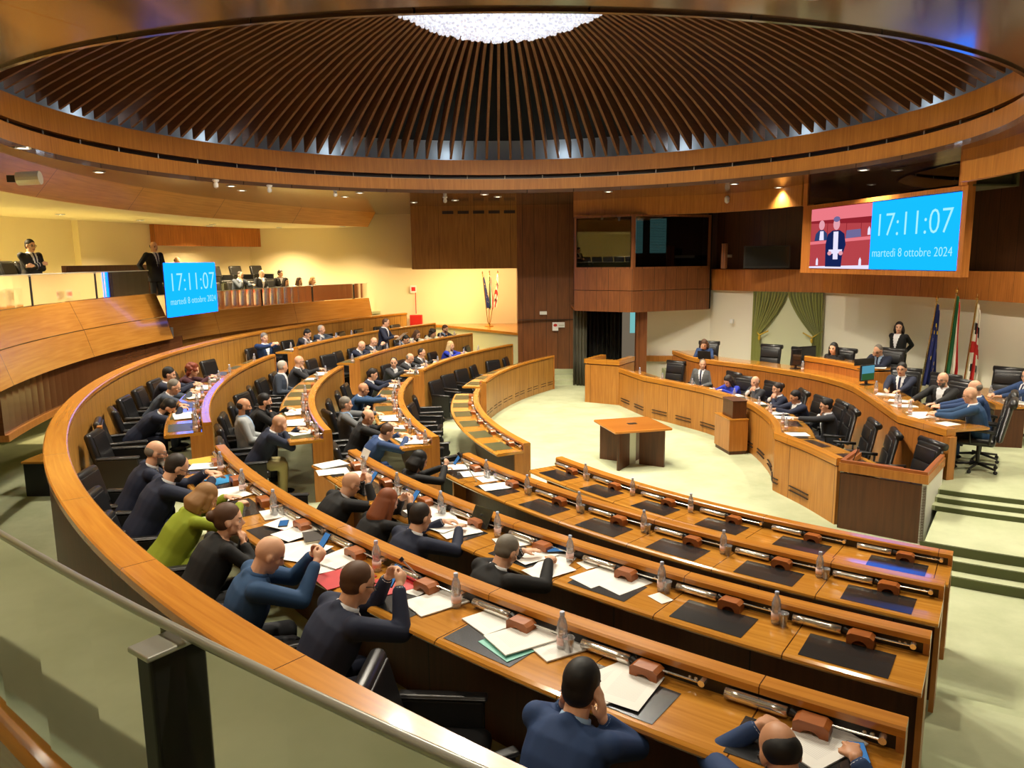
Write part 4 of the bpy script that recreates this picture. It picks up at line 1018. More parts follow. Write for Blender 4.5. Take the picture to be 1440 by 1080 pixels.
def hand(g, wrist, fd, up, side, curl=.5, s=1.0):
    """palm, four fingers and a thumb; fd = direction of the hand, up = back of the hand"""
    fd = fd.normalized(); up = (up-fd*up.dot(fd)).normalized(); rt = fd.cross(up).normalized()
    T = lambda x, y, z: wrist + rt*x*s + fd*y*s + up*z*s
    B = Matrix((rt, fd, up)).transposed().to_4x4()
    g.ball(T(0, .045, 0), .038*s, .052*s, .017*s, n=12, m=8, T=B)
    for i, (x, ln) in enumerate(((-.028, .062), (-.010, .072), (.009, .068), (.026, .054))):
        p0 = T(x, .082, .0); c1 = curl*.9; c2 = curl*2.0
        p1 = p0 + (fd*cos(c1)-up*sin(c1))*ln*.52*s + rt*x*.12*s; p2 = p1 + (fd*cos(c2)-up*sin(c2))*ln*.5*s
        g.tube(p0, p1, .0092*s, .0085*s, n=7); g.ball(p1, .0088*s, n=7, m=5); g.tube(p1, p2, .0085*s, .007*s, n=7); g.ball(p2, .0072*s, n=7, m=5)
    tx = -side*1.0
    p0 = T(tx*.026, .02, -.004); p1 = T(tx*.052, .052, -.014); p2 = T(tx*.050, .082, -.022)
    g.tube(p0, p1, .0125*s, .0105*s, n=7); g.ball(p1, .0105*s, n=7, m=5); g.tube(p1, p2, .0105*s, .008*s, n=7); g.ball(p2, .0082*s, n=7, m=5)
def person(label, loc, rz, hair='short', hc='hair_dark', jacket='cloth_navy', shirt='shirt_white', tie=None, lean=15, yaw=0, nod=15, tilt=0, pose='desk', skinm='skin_light', trousers=None, female=False, glasses=False, beard=None, vox=.012, stand=False, twist=0, dz=0, scale=1.0, group=None, side=0, shift=(0, 0)):
    t = empty('person', loc, rz); tag(t, label, 'person', group); t.scale = (scale,)*3
    if trousers is None: trousers = jacket if jacket in ('cloth_navy', 'cloth_black', 'cloth_charcoal', 'cloth_grey', 'cloth_blue', 'cloth_slate') else 'cloth_charcoal'
    sw = .165 if female else .192; th = rad(lean); sx = rad(side)
    hipz = .93 if stand else .53
    H = V(shift[0], -.05+shift[1], hipz)
    Rt = Matrix.Rotation(rad(twist), 3, 'Z')
    ax = V(sin(sx), sin(th), cos(th)*cos(sx)).normalized()                    # spine
    X = (Rt @ V(1, 0, 0)); X = (X-ax*X.dot(ax)).normalized(); Y = ax.cross(X).normalized(); Y = Y if Y.y*cos(rad(twist)) > -.2 else -Y
    N = H + ax*.50                                                            # base of neck
    shl = H + ax*.445 - Y*.01
    hd = N + ax*.03
    yw, nd, tl = rad(yaw), rad(nod), rad(tilt)
    # head frame
    Hf = Matrix.Rotation(atan2(Y.y, Y.x)-pi/2 + yw, 3, 'Z') @ Matrix.Rotation(-nd, 3, 'X') @ Matrix.Rotation(tl, 3, 'Y')
    hx, hy, hz_ = Hf @ V(1, 0, 0), Hf @ V(0, 1, 0), Hf @ V(0, 0, 1)
    hc_ = N + ax*.025 + V(0, 0, .02) + hz_*.092 + hy*.03
    HB = Hf.to_4x4()
    F = lambda x, y, z: hc_ + hx*x + hy*y + hz_*z
    torso = lambda e: [(H - ax*.10 + Y*.01, X*(.165+e), Y*(.125+e)), (H + ax*.02, X*(.172+e), Y*(.125+e)), (H + ax*.16, X*((.140 if female else .158)+e), Y*(.112+e)), (H + ax*.30, X*((.150 if female else .178)+e), Y*(.122+e)), (H + ax*.40, X*(sw-.012+e), Y*(.108+e*.8)), (H + ax*.455, X*(sw-.05+e), Y*(.085+e*.5)), (H + ax*.495, X*(.075+e*.5), Y*(.065+e*.5))]
    # arms
    DZ = .81 + dz
    hands = {}
    dn = V(0, 0, -1)
    def arm_target(s, pose):
        if pose == 'desk': return V(s*.11, .57, DZ+.03), V(-s*.5, .85, 0), V(0, 0, 1), .5
        if pose == 'desk_wide': return V(s*.20, .57, DZ+.03), V(-s*.3, .9, 0), V(0, 0, 1), .3
        if pose == 'write': return (V(.10, .60, DZ+.035), V(-.4, .85, -.1), V(.3, 0, 1), .9) if s > 0 else (V(-.18, .57, DZ+.03), V(.5, .85, 0), V(0, 0, 1), .2)
        if pose == 'phone': return V(s*.075, .50, DZ+.11), V(-s*.45, .6, .55), V(s*.8, .4, .2), 1.0
        if pose == 'one_phone': return (V(.05, .52, DZ+.09), V(-.3, .6, .5), V(.8, .4, .2), 1.0) if s > 0 else arm_target(s, 'desk')
        if pose == 'chin': return (F(.03, .10, -.16), (F(0, .09, -.08)-F(.06, .13, -.2)), V(.3, .9, .1), 1.2) if s > 0 else arm_target(s, 'desk')
        if pose == 'chin_left': return (F(-.03, .10, -.16), (F(0, .09, -.08)-F(-.06, .13, -.2)), V(-.3, .9, .1), 1.2) if s < 0 else arm_target(s, 'desk')
        if pose == 'chin_both': return F(s*.045, .11, -.17), F(-s*.01, .10, -.07)-F(s*.045, .12, -.19), V(s*.5, .8, 0), 1.0
        if pose == 'head_hold': return F(s*.105, .03, -.12), V(-s*.15, .05, 1), V(s*1, .1, 0), .25
        if pose == 'forehead': return (F(.055, .10, -.06), F(.02, .10, .06)-F(.06, .11, -.08), V(.4, .8, 0), .6) if s > 0 else arm_target(s, 'desk')
        if pose == 'lap': return V(s*.10, .22, hipz+.13), V(-s*.4, .8, -.1), V(0, 0, 1), .5
        if pose == 'crossed': return H + ax*.26 + Y*.185 - X*s*.10 + ax*(.02*s), -X*s, Y, .3
        if pose == 'reach': return (V(.30, .78, DZ+.03), V(.3, .9, 0), V(0, 0, 1), .3) if s > 0 else arm_target(s, 'desk')
        if pose == 'read': return H + ax*(.26) + Y*.32 + X*s*.09, Y*.8-X*s*.4+V(0, 0, .2), V(s*.4, .2, 1), .8
        if pose == 'side': return H + X*s*(sw+.09) - ax*.02 + Y*.03, dn, X*s, .4
        if pose == 'behind': return H + X*s*.05 - Y*.17 + ax*.03, -X*s+V(0, 0, -.3), -Y, .4
        if pose == 'wave': return (F(.25, .32, -.10), V(-.1, .3, .8), V(.8, -.3, .2), .6) if s > 0 else arm_target(s, 'desk')
    arms = []
    for s in (-1, 1):
        Sh = shl + X*s*sw
        tgt, fd, up, curl = arm_target(s, pose)
        pole = (V(s*.75, -.30, -.60) if pose in ('desk', 'desk_wide', 'write', 'reach', 'one_phone') else V(s*.5, -.25, -.9) if pose in ('phone', 'lap', 'side') else V(s*.7, .1, -.8))
        if pose in ('crossed',): pole = V(s*.8, 0, -.6)
        if pose in ('behind', 'side'): pole = X*s*.6 - Y*.8
        if pose in ('chin_both', 'head_hold', 'chin', 'chin_left', 'forehead'): pole = V(s*.55, .55, -.9)
        El, Wr = ik(Sh, tgt, .30, .265, pole); arms.append((s, Sh, El, Wr, fd, up, curl))
    # legs
    legs = []
    for s in (-1, 1):
        h0 = V(H.x, H.y, hipz-.02) + V(s*.085, 0, 0)
        if stand: kn, an = V(H.x+s*.09, H.y+.02, .50), V(H.x+s*.10, H.y-.02, .09)
        else: kn, an = V(s*.12+H.x, .36+H.y, .50), V(s*.13+H.x, .34+H.y, .10)
        legs.append((s, h0, kn, an))
    # --- body: one continuous surface
    g = G(); loft(g, torso(-.022))
    g.ball(F(0, -.008, .030), .077, .097, .098, T=HB, n=20, m=14); g.ball(F(0, .022, -.045), .060, .070, .078, T=HB, n=16, m=12); g.ball(F(0, .062, -.095), .028, .024, .022, T=HB)
    g.ball(F(0, .079, .022), .052, .016, .018, T=HB)
    g.tube(F(0, .084, .018), F(0, .108, -.026), .008, .0145, n=8); g.ball(F(0, .102, -.028), .018, .014, .011, T=HB, n=8, m=6)
    g.ball(F(0, .082, -.062), .026, .014, .013, T=HB, n=10, m=6)
    for s in (-1, 1): g.ball(F(s*.079, -.004, -.006), .010, .020, .032, T=HB, n=10, m=8); g.ball(F(s*.045, .060, -.018), .022, .022, .02, T=HB, n=8, m=6)
    nr = .050 if female else .058
    capsule(g, N - ax*.06, F(0, -.018, -.05), nr+.006, nr)
    for s, Sh, El, Wr, fd, up, curl in arms:
        capsule(g, Sh, El, .044, .037, 10); capsule(g, El, Wr, .037, .026, 10); capsule(g, N-ax*.07, Sh, .05, .046, 10)
        hand(g, Wr, fd, up, s, curl, .93 if female else 1.0)
    for s, h0, kn, an in legs: capsule(g, h0, kn, .068, .048, 10); capsule(g, kn, an, .046, .034, 10)
    for s, h0, kn, an in legs: capsule(g, an+V(0, -.02, -.05), an+V(s*.02, .12, -.065), .03, .026, 10)
    me = remesh(g, 'body', vox, 1)
    body = as_obj(me, 'body', t, [skinm, 'lips', 'eye_dark', hc if hc else 'hair_dark', 'eye_white'])
    inv = Hf.transposed()
    bc = 0 if beard is None else 1
    for p in me.polygons:
        q = p.center - hc_
        if q.length > .16: continue
        q = inv @ q
        x, y, z = abs(q.x), q.y, q.z
        if y > .05:
            if (x-.031)**2/.016**2 + (z-.002)**2/.008**2 < 1: p.material_index = 2 if (x-.031)**2+(z-.002)**2 < .0075**2 or vox > .011 else 4
            elif x < .024 and abs(z+.062) < .008: p.material_index = 1
            elif .014 < x < .048 and abs(z-.026) < .006: p.material_index = 3
        if beard and y > .018 and z < -.035 and z > -.125 and not (x < .02 and abs(z+.062) < .007) and (x > .03 or z < -.072 or z > -.055): p.material_index = 3
    if not stand or True: pass
    # --- clothes
    g = G(); e = .022; loft(g, torso(e) if not stand else [(H - ax*.20, X*.185, Y*.135)] + torso(e))
    for s, Sh, El, Wr, fd, up, curl in arms:
        Wc = Wr + (El-Wr).normalized()*.035
        capsule(g, Sh, El, .070 if not female else .056, .058 if not female else .048, 12); capsule(g, El, Wc, .058 if not female else .047, .042, 12); capsule(g, N-ax*.07, Sh-V(0, 0, .005), .062, .066 if not female else .058, 12); capsule(g, N-ax*.03-Y*.035, N-ax*.05+Y*.01, .062, .05, 12)
        g.tube(El, Wc, .05, .042, n=12)
    jm = remesh(g, 'jacket', max(vox, .012), 2)
    # shirt front: the V between the lapels, cut from the jacket surface
    sv = []; sf = []; tv_ = []; tf = []
    top = .50
    if not (female and shirt == jacket):
        for p in jm.polygons:
            q = p.center - H; u = q.dot(ax); x = q.dot(X); y = q.dot(Y); ny = p.normal.dot(Y)
            if ny > .15 and y > .02 and .14 < u < top:
                w = .006 + (u-.14)*.20
                if abs(x) < w: sf.append(p.index)
                if tie and abs(x) < .021: tf.append(p.index)
    def subset(idx, off, name, m):
        vmap = {}; vs = []; fs = []
        for i in idx:
            f = []
            for vi in jm.polygons[i].vertices:
                if vi not in vmap: vmap[vi] = len(vs); v = jm.vertices[vi]; vs.append(v.co + v.normal*off)
                f.append(vmap[vi])
            fs.append(f)
        if fs: return mesh_obj(name, vs, fs, m, t, smooth=True)
    jk = as_obj(jm, 'jacket', t, [jacket])
    subset(sf, .003, 'shirt', shirt)
    if tie: subset(tf, .007, 'tie', tie)
    g = G()
    for s, Sh, El, Wr, fd, up, curl in arms:
        dd = (El-Wr).normalized(); g.tube(Wr+dd*.05, Wr+dd*.012, .034, .033, n=12)
    g.build('cuffs', shirt if not female else jacket, t, smooth=True)
    g = G(); g.lathe([(nr+.014, -.012), (nr+.020, .0), (nr+.012, .028), (nr+.006, .028), (nr+.008, -.012)], 18, T=Matrix.Translation(N - ax*.012) @ ax.to_track_quat('Z', 'Y').to_matrix().to_4x4())
    if not female: g.build('collar', shirt, t, smooth=True)
    g = G(); loft(g, [(H - ax*.10 + Y*.01, X*.17, Y*.125), (H + ax*.04, X*.172, Y*.125)])
    for s, h0, kn, an in legs: capsule(g, h0, kn, .088, .068, 12); capsule(g, kn, an, .066, .052, 12)
    as_obj(remesh(g, 'trousers', .018, 2), 'trousers', t, [trousers])
    for s, h0, kn, an in legs:
        g = G(); g.ball(an+V(s*.01, .05, -.05), .047, .13, .045, n=12, m=8); g.build('shoe', 'shoe_black', t, smooth=True)
    # --- hair
    g = G()
    if hair in ('short', 'side', 'long', 'bun', 'bob', 'curly'):
        g.ball(F(0, -.020, .046), .083, .102, .096, T=HB, n=20, m=14); g.ball(F(0, -.040, .0), .080, .075, .085, T=HB, n=16, m=10)
    if hair == 'curly':
        for i in range(26):
            a = random.uniform(0, 2*pi); b = random.uniform(-.3, 1); q = V(cos(a)*.085*cos(b), -.025+sin(a)*.095*cos(b), .03+.09*sin(b))
            if q.y < .06 or q.z > .09: g.ball(F(*q), .034, n=8, m=6)
        for i in range(14):
            a = random.uniform(pi, 2*pi); g.ball(F(cos(a)*.085, -.01+sin(a)*.07, random.uniform(-.12, .0)), .036, n=8, m=6)
    if hair == 'fringe':
        g.ball(F(0, -.034, .018), .0815, .080, .070, T=HB, n=20, m=12)
    if hair == 'thin':
        g.ball(F(0, -.022, .040), .0815, .098, .0945, T=HB, n=20, m=12); g.ball(F(0, -.036, .0), .079, .074, .07, T=HB, n=16, m=10)
    if hair == 'bun': g.ball(F(0, -.125, .035), .045, n=12, m=8); g.ball(F(0, -.09, .03), .05, n=12, m=8)
    if hair in ('long', 'bob'):
        z1 = -.30 if hair == 'long' else -.13
        for i in range(9):
            a = rad(200 + 140*i/8); q0 = F(cos(a)*.070, -.015+sin(a)*.078, .01); k = 1.15
            q1 = F(cos(a)*.078*k, -.02+sin(a)*.09*k, z1*.5); q2 = q1 + V(0, 0, z1*.5) - Y*.015
            capsule(g, q0, q1, .034, .036, 8); capsule(g, q1, q2, .036, .026, 8)
        for s in (-1, 1): capsule(g, F(s*.078, .01, .03), F(s*.088, .02, z1*.55), .024, .026, 8)
    if g.v: as_obj(remesh(g, 'hair', .011 if vox > .009 else .009, 2), 'hair', t, [hc])
    if glasses:
        g = G()
        for s in (-1, 1):
            for i in range(10):
                a, b = 2*pi*i/10, 2*pi*(i+1)/10
                g.tube(F(s*.033+.025*cos(a), .100, .002+.019*sin(a)), F(s*.033+.025*cos(b), .100, .002+.019*sin(b)), .0024, n=5)
            g.tube(F(s*.058, .098, .008), F(s*.082, .0, .008), .0026, n=5)
        g.tube(F(-.008, .101, .006), F(.008, .101, .006), .0025, n=5); g.build('glasses', 'black_plastic', t)
    return t, arms, F
def seated(b, k, i, label, dr=0, da=0, yawb=0, **kw):
    a = seat_angle(b, k, i) + da; loc = PA(a, ROW_R[k]+1.0+dr, ROW_Z[k]); kw.setdefault('dz', .115); kw['lean'] = kw.get('lean', 15) + (7 if kw.get('lean', 15) > 8 else 0)
    return person(label, loc, face_rz((-cos(rad(a)), -sin(rad(a)))) + rad(yawb), **kw)
P_ = seated
# ---- near bank
P_('near', 3, 0, 'balding man with grey beard and glasses, hands at chin, near bank back row', hair='fringe', hc='hair_grey', beard=1, glasses=True, pose='chin_both', lean=22, nod=10, yaw=-10, vox=.011)
P_('near', 3, 1, 'dark-haired bearded man with glasses in navy suit beside the woman in green', hair='thin', hc='hair_dark', beard=1, glasses=True, lean=24, nod=30, pose='desk', vox=.011, scale=1.05)
P_('near', 3, 2, 'woman with straight honey hair in bright green blazer writing at the back row', hair='bob', hc='hair_honey', jacket='cloth_green', shirt='cloth_green', trousers='cloth_green', female=True, lean=30, nod=35, pose='write', vox=.010)
P_('near', 3, 3, 'woman in black with her hair in a bun, hands raised to her chin', hair='bun', hc='hair_brown', jacket='cloth_black', shirt='cloth_black', female=True, lean=24, nod=5, yaw=-25, pose='chin_both', vox=.010)
P_('near', 3, 4, 'bald man in a steel blue jacket looking at a phone with dark cover', dr=.04, hair=None, hc='hair_grey', jacket='cloth_steel', shirt='cloth_steel', lean=14, nod=30, pose='phone', vox=.009, yawb=-20)
P_('near', 3, 5, 'man with grey-brown hair and glasses in navy suit holding a phone at the back row', hair='thin', hc='hair_brown', glasses=True, lean=24, nod=20, pose='phone', vox=.009, yawb=-12, scale=1.04)
P_('near', 3, 7, 'young man with short black hair in blue jacket holding his head with both hands', hair='short', hc='hair_black', jacket='cloth_blue', shirt='shirt_blue', lean=24, nod=12, pose='head_hold', vox=.008)
P_('near', 3, 8, 'man with balding black hair and dark glasses at the bottom edge, hand on desk', dr=-.06, da=.2, hair='fringe', hc='hair_black', glasses=True, jacket='cloth_blue', lean=34, nod=38, yaw=40, pose='desk_wide', vox=.008, beard=1, skinm='skin_tan')
P_('near', 2, 1, 'bald man with glasses in black suit using a phone, third row of the near bank', hair=None, hc='hair_grey', jacket='cloth_black', glasses=True, lean=32, nod=25, pose='phone', vox=.010, da=.9)
P_('near', 2, 2, 'woman with long auburn hair in black jacket looking at a phone', hair='long', hc='hair_auburn', jacket='cloth_black', shirt='cloth_black', female=True, lean=26, nod=25, pose='phone', vox=.010, da=.9)
P_('near', 2, 3, 'man with short dark hair in navy suit seen from behind, third row', hair='thin', hc='hair_dark', lean=20, nod=18, pose='desk', vox=.010)
P_('near', 2, 4, 'grey-haired man with glasses in dark suit writing, alone in the third row', hair='thin', hc='hair_grey', jacket='cloth_black', glasses=True, lean=20, nod=34, pose='write', vox=.009, da=.6, yawb=-8)
P_('near', 1, 0, 'woman with dark hair in black looking at her phone, near bank second row', dr=.12, hair='bob', hc='hair_black', jacket='cloth_black', shirt='cloth_black', female=True, lean=12, nod=28, pose='one_phone', vox=.011)
# ---- left bank
P_('left', 3, 3, 'woman with curly reddish hair in burgundy jacket reading papers', hair='curly', hc='hair_red', jacket='cloth_burgundy', shirt='cloth_burgundy', female=True, lean=24, nod=15, pose='desk')
P_('left', 3, 4, 'young man with black hair in dark suit turned towards his neighbours', hair='short', hc='hair_black', lean=12, nod=12, pose='desk', dr=.08)
P_('left', 3, 5, 'grey-haired man with glasses in slate blue suit holding a pen', hair='thin', hc='hair_grey', jacket='cloth_slate', glasses=True, lean=30, nod=25, pose='write')
P_('left', 3, 7, 'dark-haired bearded man in black suit bending deep over his papers', hair='short', hc='hair_black', beard=1, jacket='cloth_navy', lean=40, nod=45, pose='write', da=-1.2)
P_('left', 2, 0, 'bald man with glasses, hand over his mouth, far end of the third row', hair=None, hc='hair_grey', glasses=True, jacket='cloth_charcoal', lean=10, nod=5, pose='chin', yawb=15)
P_('left', 2, 1, 'white-haired man in grey suit turned sideways beside the bald man with glasses', hair='thin', hc='hair_white', jacket='cloth_slate', lean=6, nod=8, pose='lap', yaw=30)
P_('left', 2, 5, 'man with thick black hair and beard dressed in black', hair='short', hc='hair_black', beard=1, jacket='cloth_black', shirt='shirt_black', lean=20, nod=8, pose='chin', da=.5)
P_('left', 2, 6, 'bald man in a light grey suit leaning back in his armchair', hair='fringe', hc='hair_dark', jacket='cloth_lightgrey', shirt='shirt_blue', lean=-6, nod=6, pose='lap', da=-.4, skinm='skin_tan', beard=1)
P_('left', 2, 7, 'bald man in navy suit and khaki trousers bent forward, hand at forehead', hair=None, hc='hair_grey', jacket='cloth_navy', trousers='trouser_khaki', lean=24, nod=30, pose='forehead', dr=-.06, vox=.011)
P_('left', 1, 0, 'man with wavy dark hair in navy suit at the far end of the second row', hair='short', hc='hair_dark', lean=14, nod=14, pose='desk_wide')
P_('left', 1, 2, 'bald man in bright blue suit reaching across the desk', hair=None, hc='hair_grey', jacket='cloth_steel', lean=20, nod=12, pose='reach', skinm='skin_tan')
P_('left', 1, 4, 'man with thick grey hair in grey suit leaning back with raised hand', hair='short', hc='hair_grey', jacket='cloth_grey', shirt='shirt_blue', lean=-4, nod=4, pose='wave')
P_('left', 1, 5, 'man with a bald crown in black suit seen from behind', hair='fringe', hc='hair_dark', jacket='cloth_black', lean=18, nod=12, yaw=-35, pose='desk')
P_('left', 1, 6, 'man with receding hair in blue suit writing, left bank second row, near end', hair='thin', hc='hair_brown', jacket='cloth_blue', lean=28, nod=38, pose='write', vox=.011)
# ---- far bank
P_('far', 1, 0, 'man with dark grey hair in dark suit turned to his neighbour', hair='thin', hc='hair_dark', jacket='cloth_charcoal', lean=18, nod=5, yaw=-55, pose='desk', yawb=-20)
P_('far', 1, 1, 'bald man in dark suit looking down, second row of the far bank', hair='fringe', hc='hair_grey', jacket='cloth_charcoal', lean=18, nod=25, pose='desk')
P_('far', 1, 2, 'dark-haired man in black suit with a hand at his chin', hair='thin', hc='hair_dark', jacket='cloth_black', lean=15, nod=14, pose='chin_left')
P_('far', 1, 4, 'woman with long blond hair in royal blue jacket', hair='long', hc='hair_blond', jacket='cloth_royal', shirt='shirt_white', female=True, lean=15, nod=5, pose='desk')
P_('far', 2, 2, 'bald man in navy suit looking down, left of the standing speaker', hair=None, hc='hair_grey', lean=22, nod=26, pose='desk')
P_('far', 2, 3, 'bald man in dark navy suit holding a phone right beside the standing speaker', hair=None, hc='hair_grey', jacket='cloth_charcoal', lean=18, nod=24, pose='phone')
tt, arms_, F_ = P_('far', 2, 4, 'man in dark suit standing and reading from a paper in the far bank', hair='thin', hc='hair_brown', stand=True, lean=3, nod=22, pose='read', dr=-.15, yawb=15)
P_('far', 2, 5, 'dark-haired man in light shirt leaning over his desk behind the speaker', hair='short', hc='hair_black', jacket='cloth_navy', shirt='shirt_blue', lean=34, nod=25, pose='desk')
P_('far', 2, 6, 'woman with long brown hair and glasses in cream jacket', hair='long', hc='hair_brown', jacket='cloth_cream', shirt='shirt_black', female=True, glasses=True, lean=20, nod=22, pose='desk')
P_('far', 2, 7, 'woman with dark curly hair in cream top reading', hair='curly', hc='hair_dark', jacket='cloth_cream', shirt='cloth_cream', female=True, lean=24, nod=28, pose='desk')
P_('far', 2, 8, 'bearded man in dark suit and blue shirt at the right end, hand at his face', hair='short', hc='hair_brown', shirt='shirt_blue', tie='tie_navy', beard=1, lean=15, nod=12, pose='chin')
P_('far', 3, 0, 'grey-haired man in blue suit leaning back with hands raised, left end of the back row', hair='short', hc='hair_grey', jacket='cloth_blue', lean=-8, nod=2, pose='phone', yawb=-35)
P_('far', 3, 2, 'young man with black hair in dark suit, hand on his cheek, back row', hair='short', hc='hair_black', jacket='cloth_charcoal', lean=16, nod=22, pose='chin_left')
P_('far', 3, 3, 'man with short white hair in navy suit and open white shirt, back row', hair='thin', hc='hair_white', jacket='cloth_slate', lean=10, nod=5, pose='desk')
# ---- government bench
def at_xy(label, x, y, z, face, chair=True, cat_lab=None, cz=None, **kw):
    f = Vector((face[0]-x, face[1]-y)); rz = face_rz(f)
    if z == 0: kw.setdefault('dz', .10)
    r = person(label, (x, y, z), rz, **kw)
    if chair: place(EXE, (x - f.normalized().x*.04, y - f.normalized().y*.04, z), rz + random.uniform(-.15, .15), 'black high-backed chair under the ' + chair)
    return r
at_xy('grey-haired man in grey suit sitting alone at the left of the government bench', 4.75, 18.75, 0, (3.2, 16.5), 'grey-suited man at the left', hair='thin', hc='hair_grey', jacket='cloth_grey', lean=4, nod=4, yaw=25, pose='lap', tie='tie_navy', cz=0)
at_xy('woman with long dark hair in blue jacket bent over papers at the government bench', 4.98, 16.7, 0, (3.9, 16.0), 'woman in blue at the government bench', hair='long', hc='hair_dark', jacket='cloth_royal', shirt='cloth_royal', female=True, lean=24, nod=35, pose='desk')
at_xy('balding man in charcoal suit turned left at the government bench', 5.25, 16.0, 0, (4.2, 15.7), 'balding man in charcoal', hair='fringe', hc='hair_grey', jacket='cloth_charcoal', lean=10, nod=5, yaw=20, pose='chin_both')
at_xy('dark-haired man in navy suit with hands clasped at his mouth', 5.48, 15.15, 0, (4.3, 15.1), 'man with clasped hands', hair='short', hc='hair_dark', lean=14, nod=6, yaw=8, pose='chin_both')
at_xy('man with short black hair in navy suit resting his hands on the bench', 5.55, 14.3, 0, (4.5, 14.2), 'black-haired man with resting hands', hair='short', hc='hair_black', lean=15, nod=16, pose='desk', skinm='skin_tan')
at_xy('black-haired man with glasses thinking, hand at chin, near end of the government bench', 5.65, 13.3, 0, (4.4, 13.5), 'man thinking with hand at chin', hair='short', hc='hair_black', jacket='cloth_charcoal', glasses=True, lean=6, nod=10, pose='chin', yawb=0) if False else at_xy('black-haired man with glasses thinking, hand at chin, near end of the government bench', 5.65, 13.3, 0, (4.4, 13.5), 'man thinking with hand at chin', hair='short', hc='hair_black', jacket='cloth_charcoal', glasses=True, lean=6, nod=10, pose='chin')
# ---- presidency
at_xy('person with brown hair in dark blue bent over a laptop, left end of the presidency', 4.98, 18.5+.9, .5, (4.2, 17.6), 'person with the laptop', hair='bob', hc='hair_brown', jacket='cloth_blue', shirt='cloth_blue', female=True, lean=20, nod=30, pose='forehead', dz=-.02)
at_xy('woman with long black hair in black beside the president', 7.15, 16.7, .62, (5.9, 15.6), 'black-haired woman beside the president', hair='long', hc='hair_black', jacket='cloth_black', shirt='shirt_black', female=True, lean=8, nod=4, pose='lap')
at_xy('president with grey hair and glasses in navy suit reading papers, hand at forehead', 7.75, 15.75, .72, (6.4, 14.9), 'president', hair='thin', hc='hair_grey', glasses=True, lean=16, nod=28, pose='forehead', shirt='shirt_blue', tie='tie_navy')
person('woman in dark uniform with gold cuff bands standing behind the president', (8.42, 16.5, .72), face_rz((-.9, -.7)), hair='bob', hc='hair_dark', jacket='cloth_black', shirt='shirt_white', female=True, stand=True, lean=0, nod=0, yaw=20, pose='behind', scale=.97)
at_xy('dark-haired man with glasses, navy suit and tie facing the hall, holding papers', 7.25, 13.95, .545, (6.0, 12.6), 'man with glasses and tie', hair='short', hc='hair_black', glasses=True, tie='tie_navy', lean=6, nod=2, pose='desk', dz=-.02)
at_xy('bald bearded man with glasses in black suit with one arm along the desk', 7.38, 12.75, .545, (6.1, 12.1), 'bald bearded man in black', hair=None, hc='hair_grey', beard=1, glasses=True, jacket='cloth_black', lean=10, nod=6, pose='desk_wide', dz=-.02)
at_xy('bald man with glasses in blue suit nearest the camera at the presidency desk', 7.05, 11.25, .545, (6.2, 11.8), 'nearer of the two bald men in blue', hair=None, hc='hair_grey', glasses=True, jacket='cloth_steel', lean=14, nod=12, pose='desk', dz=-.02)
at_xy('bald man in lighter blue suit just behind the nearest man in blue', 7.45, 11.85, .545, (6.4, 12.4), 'farther of the two bald men in blue', hair='fringe', hc='hair_grey', jacket='cloth_blue', lean=12, nod=8, pose='desk', dz=-.02)
at_xy('balding man in blue suit alone at the side desk on the right edge', 8.98, 13.0, .545, (8.2, 13.0), 'man alone at the side desk', hair='fringe', hc='hair_grey', jacket='cloth_blue', lean=8, nod=8, yaw=30, pose='desk', dz=-.02, tie='tie_navy')
for (x, y, z, f, lab) in ((4.05, 19.4, 0, (3.0, 18.2), 'empty black high-backed chair at the far left of the government bench'), (4.85, 17.55, 0, (3.6, 17.2), 'empty black high-backed chair between grey-suited man and woman in blue'),
        (5.75, 13.85+.0, 0, (4.5, 13.9), 'empty black chair back showing between two dark-suited men'), (5.55, 12.25, 0, (4.3, 12.5), 'turned empty black high-backed chair next to the thinking man'), (5.55, 11.55, 0, (4.4, 11.9), 'second empty black high-backed chair from the lectern'), (5.75, 10.75, 0, (4.6, 10.6), 'empty black high-backed chair right behind the lectern'),
        (6.25, 18.55, .5, (5.3, 17.4), 'left of two empty high-backed chairs in front of the drapes'), (6.75, 17.9, .5, (5.8, 16.9), 'right of two empty high-backed chairs in front of the drapes'), (7.5, 13.35, .545, (6.2, 12.6), 'empty high-backed chair between the man with tie and the bald bearded man'), (9.15, 14.0, .545, (8.2, 13.2), 'empty high-backed chair under the flags at the side desk')):
    place(EXE, (x, y, z), face_rz((f[0]-x, f[1]-y)), lab)
# ---- gallery
def gal_p(label, a, r, z, **kw): return person(label, PA(a, r-.05, z), face_rz((-cos(rad(a)), -sin(rad(a)))), **kw)
person('man in black suit standing with crossed arms at the far left gallery', (-9.62, 15.5, 2.6), face_rz((1, -.35)), hair='short', hc='hair_black', jacket='cloth_black', tie='tie_navy', stand=True, lean=0, nod=4, pose='crossed', glasses=True)
person('balding guard in black suit and tie standing behind the blue clock screen', (-8.72, 18.9, 2.62), face_rz((.9, -.5)), hair='fringe', hc='hair_dark', jacket='cloth_black', tie='tie_navy', stand=True, lean=0, nod=2, pose='side')
gal_p('bald spectator in beige jacket leaning forward just right of the clock screen', 159.6, 21.75, 2.72, hair='fringe', hc='hair_grey', jacket='cloth_beige', lean=20, nod=12, pose='lap', vox=.014)
gal_p('spectator in dark navy jacket in front of the man in beige', 160.2, 20.75, 2.25, hair='fringe', hc='hair_dark', jacket='cloth_navy', lean=24, nod=18, pose='lap', vox=.014)
gal_p('spectator with glasses in blue jacket with a hand at his mouth', 155.3, 20.75, 2.25, hair='thin', hc='hair_dark', jacket='cloth_slate', glasses=True, lean=18, nod=12, pose='chin', vox=.014)
